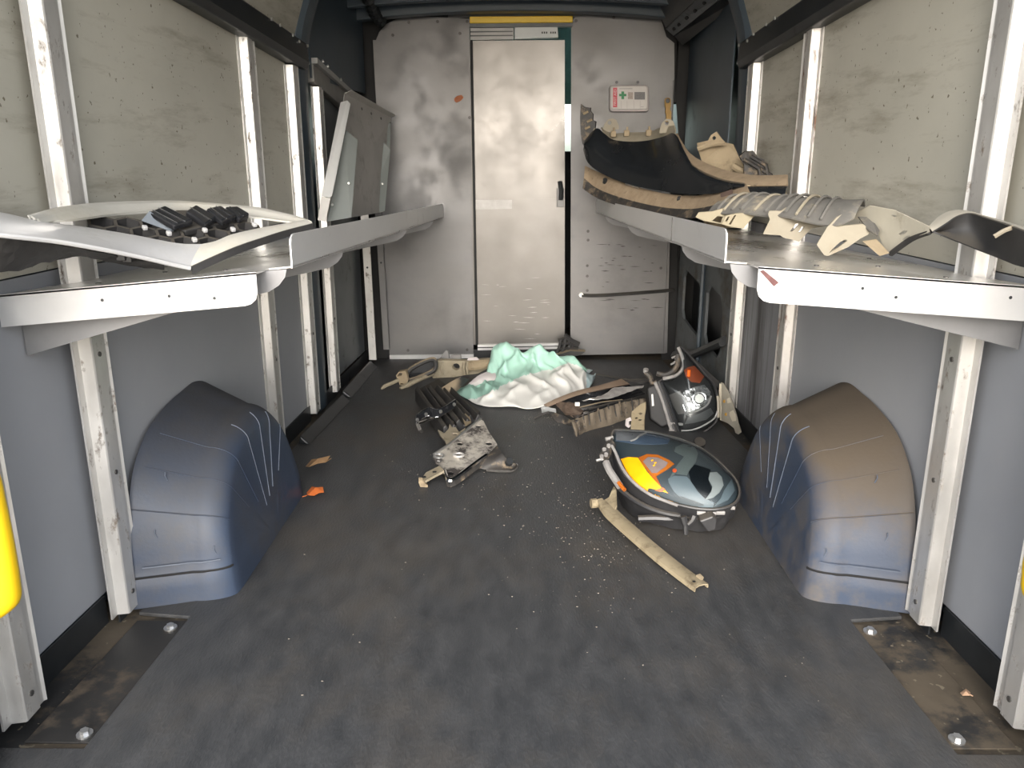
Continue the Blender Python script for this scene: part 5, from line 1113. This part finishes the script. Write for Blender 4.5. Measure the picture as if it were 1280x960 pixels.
for q in ((505, 325), (530, 345), (520, 365)):
    p = Ld.hit(*q1(*q), -.004, K); obj('bulb_glint', tube([p, p + V((.006, 0, .002))], .002, 6), M['amber'], bz)
p = Ld.hit(*q1(692, 408), -.006, K); obj('indicator_cap', cyl(p, Ld.n * .004, .006, 10), mat('red_orange_plastic', (.55, .09, .03), rough=.25), bz)
pat('projector_surround', [(640, 470), (690, 445), (790, 452), (815, 480), (870, 560), (940, 632), (1010, 660), (1000, 700), (900, 700), (790, 660), (690, 575), (650, 510)], M['bezel2'])
pat('projector_surround', [(700, 215), (760, 190), (850, 205), (880, 265), (860, 340), (815, 400), (790, 440), (700, 425), (650, 470), (690, 390), (770, 290), (690, 250)], M['bezel3'] if False else mat('grey_green_sweep', (.07, .088, .088), (.11, .13, .128), scale=5, rough=.35), -.0105)
pat('projector_hole', [(805, 415), (850, 355), (920, 375), (985, 400), (960, 470), (992, 555), (940, 630), (875, 565), (825, 490)], mat('black_recess', (.004, .006, .008), rough=.3), -.0085)
pat('projector_crescent', [(975, 420), (1030, 415), (1070, 455), (1085, 520), (1050, 580), (1000, 620), (940, 634), (985, 575), (995, 530), (965, 475)], M['bezel3'], -.0078)
pat('outer_sweep', [(1090, 560), (1150, 470), (1175, 560), (1120, 640), (1010, 690), (1060, 630)], M['bezel2'], -.0095)
pat('upper_band', [(222, 95), (330, 95), (450, 105), (560, 120), (660, 150), (640, 185), (540, 195), (380, 190), (220, 165)], mat('blue_lens_edge', (.055, .082, .125), (.08, .11, .16), rough=.25, coat=.4), -.0095)
pat('upper_flake', [(222, 90), (430, 95), (480, 100), (420, 130), (370, 165), (225, 160)], mat('grey_lens_flake', (.12, .125, .135), (.18, .18, .19), scale=20, rough=.4), -.008)
obj('flake_edge', tube(spline([Ld.hit(*q1(*p), -.004, K) for p in ((340, 168), (385, 150), (410, 125), (470, 98))], 4), .0025, 6), M['rim'], bz)
obj('clear_lens', Ld.dome(.0, 1.0, 1.0), M['lens'], h1, smooth=True, angle=180)
rimp = [Ld.c + Ld.ex * x + Ld.ey * y for x, y in Ld.o2]
obj('lens_rim', tube(rimp, .0045, 7, closed=True), M['housing'], h1, smooth=True)
def rim_seg(pts, r, m_, nm='rim_strip', off=.004): return obj(nm, tube(spline([at(*q1(*p), plane=(Ld.c - Ld.n * off, Ld.n)) for p in pts], 5), r, 8), m_, h1, smooth=True)
rim_seg([(190, 205), (225, 270), (262, 360), (320, 450), (400, 530), (500, 598), (600, 640), (720, 685)], .0045, M['rim'], off=-.006)
rim_seg([(145, 340), (170, 400), (215, 470), (255, 530)], .011, M['rim'], 'side_strip', .02)
rim_seg([(245, 500), (275, 540), (295, 560)], .006, M['amber_d'], 'side_marker', .01)
rim_seg([(255, 545), (340, 620), (460, 690), (600, 740), (740, 765)], .008, M['housing'], 'lower_rib', .035)
rim_seg([(400, 790), (520, 785), (640, 790), (740, 785)], .010, M['housing'], 'lower_bar', .06)
# adjuster knob, ragged clips and legs
kb = obj('adjuster', tube([at(*q1(*p), plane=(Ld.c - Ld.n * .005, Ld.n)) for p in ((190, 195), (150, 240), (130, 290))], .016, 8), M['dust_dark'], h1, smooth=True)
for p in ((165, 215), (130, 245), (145, 285), (110, 300)): obj('adjuster_tooth', cyl(at(*q1(*p), plane=(Ld.c + Ld.n * .008, Ld.n)), Ld.n * .008, .006, 7), M['rim'], kb)
obj('adjuster_pin', tube([at(*q1(120, 310), plane=(Ld.c, Ld.n)), at(*q1(65, 325), plane=(Ld.c, Ld.n))], .0045, 7), M['bolt'], kb)
obj('top_clip', tube([at(*q1(200, 140), plane=(Ld.c, Ld.n)), at(*q1(140, 155), plane=(Ld.c, Ld.n))], .006, 7), M['rim'], h1)
for a, b, c, d in ((760, 770, 782, 915), (850, 770, 800, 840)):
    obj('leg', tube([at(*q1(a, b), y=1.96), at(*q1((a + c) / 2 + 10, (b + d) / 2), y=1.955), at(*q1(c, d), y=1.95)], [.010, .008, .006], 7), M['housing'], h1)
obj('foot', prism([at(*q1(*p), y=1.965) for p in ((890, 810), (1000, 770), (1035, 800), (1025, 880), (960, 900), (930, 860))], (.0, .025, .008)), M['housing'], h1, bevel=.004)
lo = [(740, 735), (880, 760), (1000, 740), (1100, 720), (1190, 665), (1180, 715), (1110, 760), (1000, 790), (880, 800), (760, 780)]
obj('lower_edge', wob(prism([at(*q1(*p), plane=(Ld.c - Ld.n * .03, Ld.n)) for p in lo], Ld.n * -.03), .003, 50), M['housing'], h1)
for p in ((905, 745), (990, 750), (1140, 705), (1060, 745)):
    q = at(*q1(*p), plane=(Ld.c - Ld.n * .012, Ld.n)); obj('edge_clip', box(q - V((.012, .004, .004)), q + V((.012, .004, .006))), M['rim'], h1, bevel=.002)

# upright clear headlight
def q2(a, b): return (780 + a / 7.3875, 430 + b / 7.3875)
h2 = thing('headlight', 'clear-lens car headlight standing upright at the foot of the side door', 'headlight', gz(865, 548))
Lc2 = at(864, 502, y=2.93); Ln2 = V((-.12, -.93, .35))
L2 = Lens(Lc2, Ln2, [q2(*p) for p in ((330, 345), (400, 325), (480, 290), (540, 220), (545, 130), (500, 40), (545, 45), (640, 150), (740, 270), (820, 360), (860, 480), (870, 600), (850, 710), (770, 790), (660, 840), (560, 855), (500, 800), (460, 680), (420, 560), (380, 450))], .05, 2.2, .7)
hs2 = obj('housing', sheet(L2.skirt(.16, 1.0, .72, .0), 0, closed=True), M['housing'], h2, smooth=True)
bm = BM(); bm.faces.new([bm.verts.new(p) for p in L2.skirt(.16, 1.0, .72, .0)[-1]]); obj('housing_back', bm, M['housing'], hs2)
b2 = obj('bezel', L2.dome(-.014, .8, .985), mat('smoked_black_bezel', (.018, .019, .020), (.035, .035, .036), scale=6, rough=.25, coat=.4), h2, smooth=True, angle=180)
K = .8
def pat2(nm, pts, m_, off=-.012, par=None, th=.002): return obj(nm, L2.patch([q2(*p) for p in pts], off, K, th), m_, par or b2, smooth=True, angle=30)
facet = mat('faceted_chrome_reflector', (.30, .32, .33), (.80, .81, .82), scale=45, rough=.15, metal=.9, bump=.8, bscale=50, dirt=(.03, .03, .03), dscale=24, dlo=.47, dhi=.55, drough=.2)
rf = pat2('reflector', [(545, 440), (640, 400), (740, 375), (800, 440), (800, 510), (755, 560), (680, 600), (610, 620), (575, 540)], facet)
pb_ = L2.hit(*q2(695, 505), -.004, K); obj('bulb', cyl(pb_, L2.n * .008, .017, 14), mat('bright_bulb_glass', (.6, .6, .57), rough=.2), rf, smooth=False)
obj('bulb_ring', tube(disc_pts(pb_ + L2.n * .002, .024, 18, L2.ex, L2.ey), .003, 6, closed=True), M['chrome'], rf, smooth=True)
pat2('indicator_reflector', [(555, 240), (590, 215), (650, 200), (740, 300), (700, 360), (620, 350), (570, 300)], mat('dark_red_amber', (.16, .035, .015), (.24, .06, .025), scale=10, rough=.3), -.011)
p = L2.hit(*q2(598, 270), -.006, K); obj('indicator_bulb', cyl(p - V((0, 0, .012)), V((0, 0, .026)), .007, 10), mat('orange_bulb', (.9, .16, .02), rough=.25), b2, smooth=True)
pat2('grey_inset', [(415, 470), (520, 430), (575, 640), (500, 650), (450, 560)], mat('grey_smoked_inset', (.07, .068, .066), (.11, .105, .10), scale=9, rough=.3), -.0125)
obj('bright_bar', tube([L2.hit(*q2(545, 560), -.006, K), L2.hit(*q2(568, 620), -.006, K)], .0022, 6), M['chrome'], b2)
obj('reflector_edge', tube(spline([L2.hit(*q2(*p), -.008, K) for p in ((590, 640), (680, 615), (770, 560), (805, 480))], 5), .0035, 6), M['rim'], b2, smooth=True)
pat2('lower_sweep', [(590, 680), (700, 640), (800, 590), (830, 640), (760, 700), (640, 730), (560, 740)], mat('dark_grey_sweep', (.05, .052, .055), (.085, .088, .09), rough=.3), -.011)
obj('clear_lens', L2.dome(.0, 1.0, 1.0), M['lens'], h2, smooth=True, angle=180)
obj('lens_rim', tube([L2.c + L2.ex * x + L2.ey * y for x, y in L2.o2], .0045, 7, closed=True), M['housing'], h2, smooth=True)
def seg2(pts, r, m_, nm, off=0.0): return obj(nm, tube(spline([at(*q2(*p), plane=(L2.c + L2.n * off, L2.n)) for p in pts], 5), r, 8), m_, h2, smooth=True)
seg2([(340, 350), (400, 480), (450, 620), (490, 750), (525, 850)], .008, M['gloss_black'], 'seal', .008)
seg2([(285, 355), (340, 480), (385, 620), (420, 740), (455, 840)], .007, M['rim'], 'side_rim', .004)
seg2([(320, 345), (365, 470), (410, 610), (455, 750), (490, 850)], .009, M['housing'], 'seal', .004)
seg2([(530, 800), (620, 795), (720, 760), (830, 690), (862, 620)], .0035, M['rim'], 'lens_line', .012)
seg2([(865, 480), (872, 580), (868, 680)], .0055, mat('amber_beige_edge', (.30, .26, .19), (.4, .36, .28), rough=.35), 'lens_edge', .004)
seg2([(500, 30), (540, 130), (545, 220), (480, 290), (360, 320)], .007, M['rim'], 'upper_rim', .002)
seg2([(300, 270), (380, 285), (450, 250), (490, 190), (495, 100)], .011, M['dust_dark'], 'upper_seal', -.006)
for p in ((440, 130), (460, 170), (430, 190), (470, 140)): obj('teeth', tube([at(*q2(*p), plane=(L2.c - L2.n * .004, L2.n)), at(*q2(p[0] + 35, p[1] - 18), plane=(L2.c - L2.n * .004, L2.n))], .004, 6), M['rim'], h2)
ptop = [at(*q2(*p), plane=(L2.c - L2.n * .02, L2.n)) for p in ((200, 260), (240, 300), (260, 360), (300, 350))]
obj('top_bracket', tube(ptop, .012, 7), M['dust_dark'], h2); obj('top_knob', cyl(ptop[0], V((0, -.004, .014)), .010, 8), M['rim'], h2)
obj('white_tag', prism([at(*q2(*p), plane=(L2.c - L2.n * .005, L2.n)) for p in ((252, 465), (268, 462), (278, 570), (258, 575))], L2.n * .004), M['white_cloth'], h2, bevel=.001)
obj('side_lug', prism([at(*q2(*p), plane=(L2.c - L2.n * .012, L2.n)) for p in ((215, 400), (330, 360), (400, 560), (430, 740), (350, 770), (240, 690))], L2.n * -.05), mat('deep_black_plastic', (.012, .012, .013), (.02, .02, .021), rough=.6), h2, bevel=.006)
for p in ((450, 735), (440, 800), (570, 855), (520, 740)):
    q = at(*q2(*p), plane=(L2.c + L2.n * .008, L2.n)); obj('edge_clip', box(q - V((.011, .004, .005)), q + V((.011, .004, .005))), M['rim'], h2, bevel=.002)
obj('foot_lug', cyl(gz(875, 552, .03), V((.0, .02, -.029)), .02, 10), M['housing'], h2)
# black diagonal seal panel beyond it
obj('back_flap', prism([at(*q2(*p), y=3.02) for p in ((505, 45), (530, 30), (880, 350), (880, 430), (800, 350))], (.003, .01, 0)), M['matt_black'], h2)

# white curved trim leaning on the post
wt = thing('corner_trim', 'cream curved trim piece leaning on the post beside the clear headlight', 'trim', gz(915, 541))
ol = [(880, 380), (895, 355), (920, 368), (960, 430), (1000, 530), (1035, 640), (1060, 740), (1085, 815), (1055, 838), (1028, 822), (1015, 780), (960, 735), (890, 705), (885, 560), (878, 460)]
yw = lambda a: 2.98 - .0006 * (a - 880)
tp = obj('trim_plate', plate([at(*q2(a, b), y=yw(a)) for a, b in ol], [], (.004, .01, 0)), mat('dusty_cream_trim', (.36, .33, .27), (.44, .41, .34), scale=20, rough=.6), wt, bevel=.002)
creamy = mat('cream_plastic', (.66, .60, .47), (.72, .67, .55), rough=.5)
for h in ([(950, 510), (975, 495), (990, 540), (955, 548)], [(975, 630), (1010, 610), (1030, 650), (1035, 710), (1000, 715), (975, 660)]): obj('cream_patch', prism([at(*q2(a, b), y=yw(a) - .002) for a, b in h], (0, .002, 0)), creamy, tp)
for h in ((930, 530), (945, 650)): obj('ochre_patch', cyl(at(*q2(*h), y=yw(h[0]) - .003), (0, .003, 0), .0065, 9), ochre, tp)
obj('cream_edge', ribbon([(at(*q2(a, b), y=2.975), at(*q2(a + 26, b + 4), y=2.972)) for a, b in ((884, 365), (880, 460), (884, 560), (888, 700))], 12, 3, .003, .003), creamy, tp)

# beige strip in front of the amber headlight
bs = thing('trim_strip', 'long beige dusty plastic strip with knobbed end lying in front of the amber headlight', 'trim', gz(810, 680))
def z9(a, b, z): return at(720 + a / 4, 520 + b / 4, z=z)
spine = [z9(130, 425, .055), z9(165, 465, .05), z9(210, 510, .045), z9(300, 590, .035), z9(400, 675, .025), z9(500, 755, .018), z9(580, 815, .014), z9(628, 850, .012)]
spn = resample(spline(spine, 6), 30); rows = []
for i, p in enumerate(spn):
    t = (spn[min(i + 1, 29)] - spn[max(i - 1, 0)]).normalized(); n2 = V((-t.y, t.x, 0)).normalized(); wd = .022 if i > 4 else .016 + .0015 * i
    rows.append([p - n2 * wd - V((0, 0, .010)), p - n2 * wd * .92, p - n2 * wd * .35 + V((0, 0, .004)), p + n2 * wd * .35 + V((0, 0, .003)), p + n2 * wd * .95, p + n2 * wd - V((0, 0, .010))])
st_ = obj('strip', sheet(rows, .003), M['beige_d'], bs, smooth=True, angle=50)
obj('head', wob(prism([z9(*q) for q in ((120, 430, .055), (165, 405, .06), (178, 375, .07), (190, 345, .075), (202, 365, .075), (205, 445, .06), (195, 470, .05), (160, 470, .05), (125, 445, .05))], (0, 0, -.012)), .002, 40), M['beige_d'], bs, bevel=.002)
obj('knob', cyl(z9(105, 435, .05), V((-.018, -.004, 0)), .014, 10), M['beige_d'], bs, bevel=.002); obj('knob_pin', cyl(z9(92, 435, .05), V((-.008, -.002, 0)), .008, 8), M['tan_dust'], bs)
obj('neck', tube([z9(130, 425, .05), z9(100, 432, .05)], .009, 8), M['beige_d'], bs)
obj('end_tab', prism([z9(*q) for q in ((600, 795, .02), (620, 788, .02), (638, 805, .018), (625, 818, .016))], (0, 0, -.006)), M['tan_dust'], bs)
obj('end_hole', cyl(z9(590, 828, .0195), (0, 0, .001), .004, 8), M['void'], bs)

# ================================================================== leaves, fin of black mesh at the door, grit
def leaf(name_lab, pts, z, m_, stem, curl):
    t_ = thing('fallen_leaf', name_lab, 'leaf', gz(*pts[0]), 'fallen leaves')
    P_ = [gz(u, v, .004) for u, v in pts]; c = sum(P_, V()) / len(P_); bm = BM(); cv_ = bm.verts.new(c + V((0, 0, z))); vs = [bm.verts.new(p + V((0, 0, curl * abs(math.sin(i * 1.7))))) for i, p in enumerate(P_)]
    for i in range(len(vs)): bm.faces.new((cv_, vs[i], vs[(i + 1) % len(vs)]))
    o_ = obj('blade', bm, m_, t_); sd_ = o_.modifiers.new('solid', 'SOLIDIFY'); sd_.thickness = .0012
    obj('stem', tube([gz(u, v, .007) for u, v in stem], .0013, 5), m_, t_)
leaf('bright orange fallen leaf at the foot of the wheel arch', [(383, 616), (390, 612), (398, 610), (404, 612), (405, 617), (399, 619), (393, 622), (385, 621)], .018, mat('orange_leaf', (.60, .13, .025), (.72, .2, .05), scale=60, rough=.6), [(384, 619), (378, 621)], .010)
leaf('brown curled fallen leaf beyond the orange one', [(382, 583), (390, 579), (402, 577), (413, 574), (408, 580), (398, 583), (386, 587)], .02, mat('brown_leaf', (.30, .17, .08), (.40, .25, .13), scale=60, rough=.7), [(408, 577), (414, 573)], .014)
leaf('small tan leaf scrap on the dirty corner plate', [(1200, 866), (1207, 863), (1213, 866), (1212, 871), (1203, 870)], .006, mat('tan_leaf', (.45, .28, .17), (.52, .34, .22), scale=60, rough=.7), [(1212, 868), (1216, 870)], .004)
km = thing('mesh_scrap', 'crumpled black plastic mesh scrap at the foot of the sliding door', 'plastic scrap', at(712, 441, y=3.98))
def zk(a, b, y=3.96): return at(680 + a / 4, 210 + b / 4, y=y)
for q in (((70, 860), (110, 850), (175, 885)), ((75, 880), (120, 875), (172, 890)), ((70, 905), (120, 900), (170, 905)), ((85, 860), (80, 890), (65, 925)), ((108, 840), (105, 880), (90, 925)), ((125, 850), (130, 885), (120, 920)), ((105, 832), (140, 860), (178, 878))):
    obj('strand', tube([zk(*p) for p in q], .009, 6), M['matt_black'], km)
obj('flap', prism([zk(*p) for p in ((60, 925), (130, 905), (205, 908), (180, 925), (120, 935))], (0, -.03, -.004)), M['dusty_black'], km)
# gravel and crumbs trodden on the mat: too many to count
bm = BM(); rnd = random.Random(3)
for i in range(620):
    k = rnd.random()
    if k < .5: x, y = rnd.gauss(.2, .12), rnd.gauss(2.05, .22)
    elif k < .7: x, y = rnd.gauss(-.1, .2), rnd.gauss(2.35, .2)
    elif k < .8: x, y = rnd.gauss(.1, .05), rnd.gauss(3.06, .03)
    else: x, y = rnd.uniform(-.6, .6), rnd.uniform(1.3, 3.6)
    if abs(x) > .62 or y < 1.2 or y > 3.9: continue
    r = rnd.uniform(.0005, .0016) * (1.5 if rnd.random() < .06 else 1)
    bmesh.ops.create_icosphere(bm, subdivisions=1, radius=r, matrix=Matrix.Translation((x, y, r * .6)) @ Matrix.Diagonal((rnd.uniform(.7, 2.0), rnd.uniform(.7, 1.4), .7, 1)))
gr_ = obj('grit', bm, mat('pale_grit', (.18, .16, .135), (.30, .27, .225), scale=200, rough=.9)); tag(gr_, 'pale grit and crumbs scattered over the rubber mat', 'grit', kind='stuff')
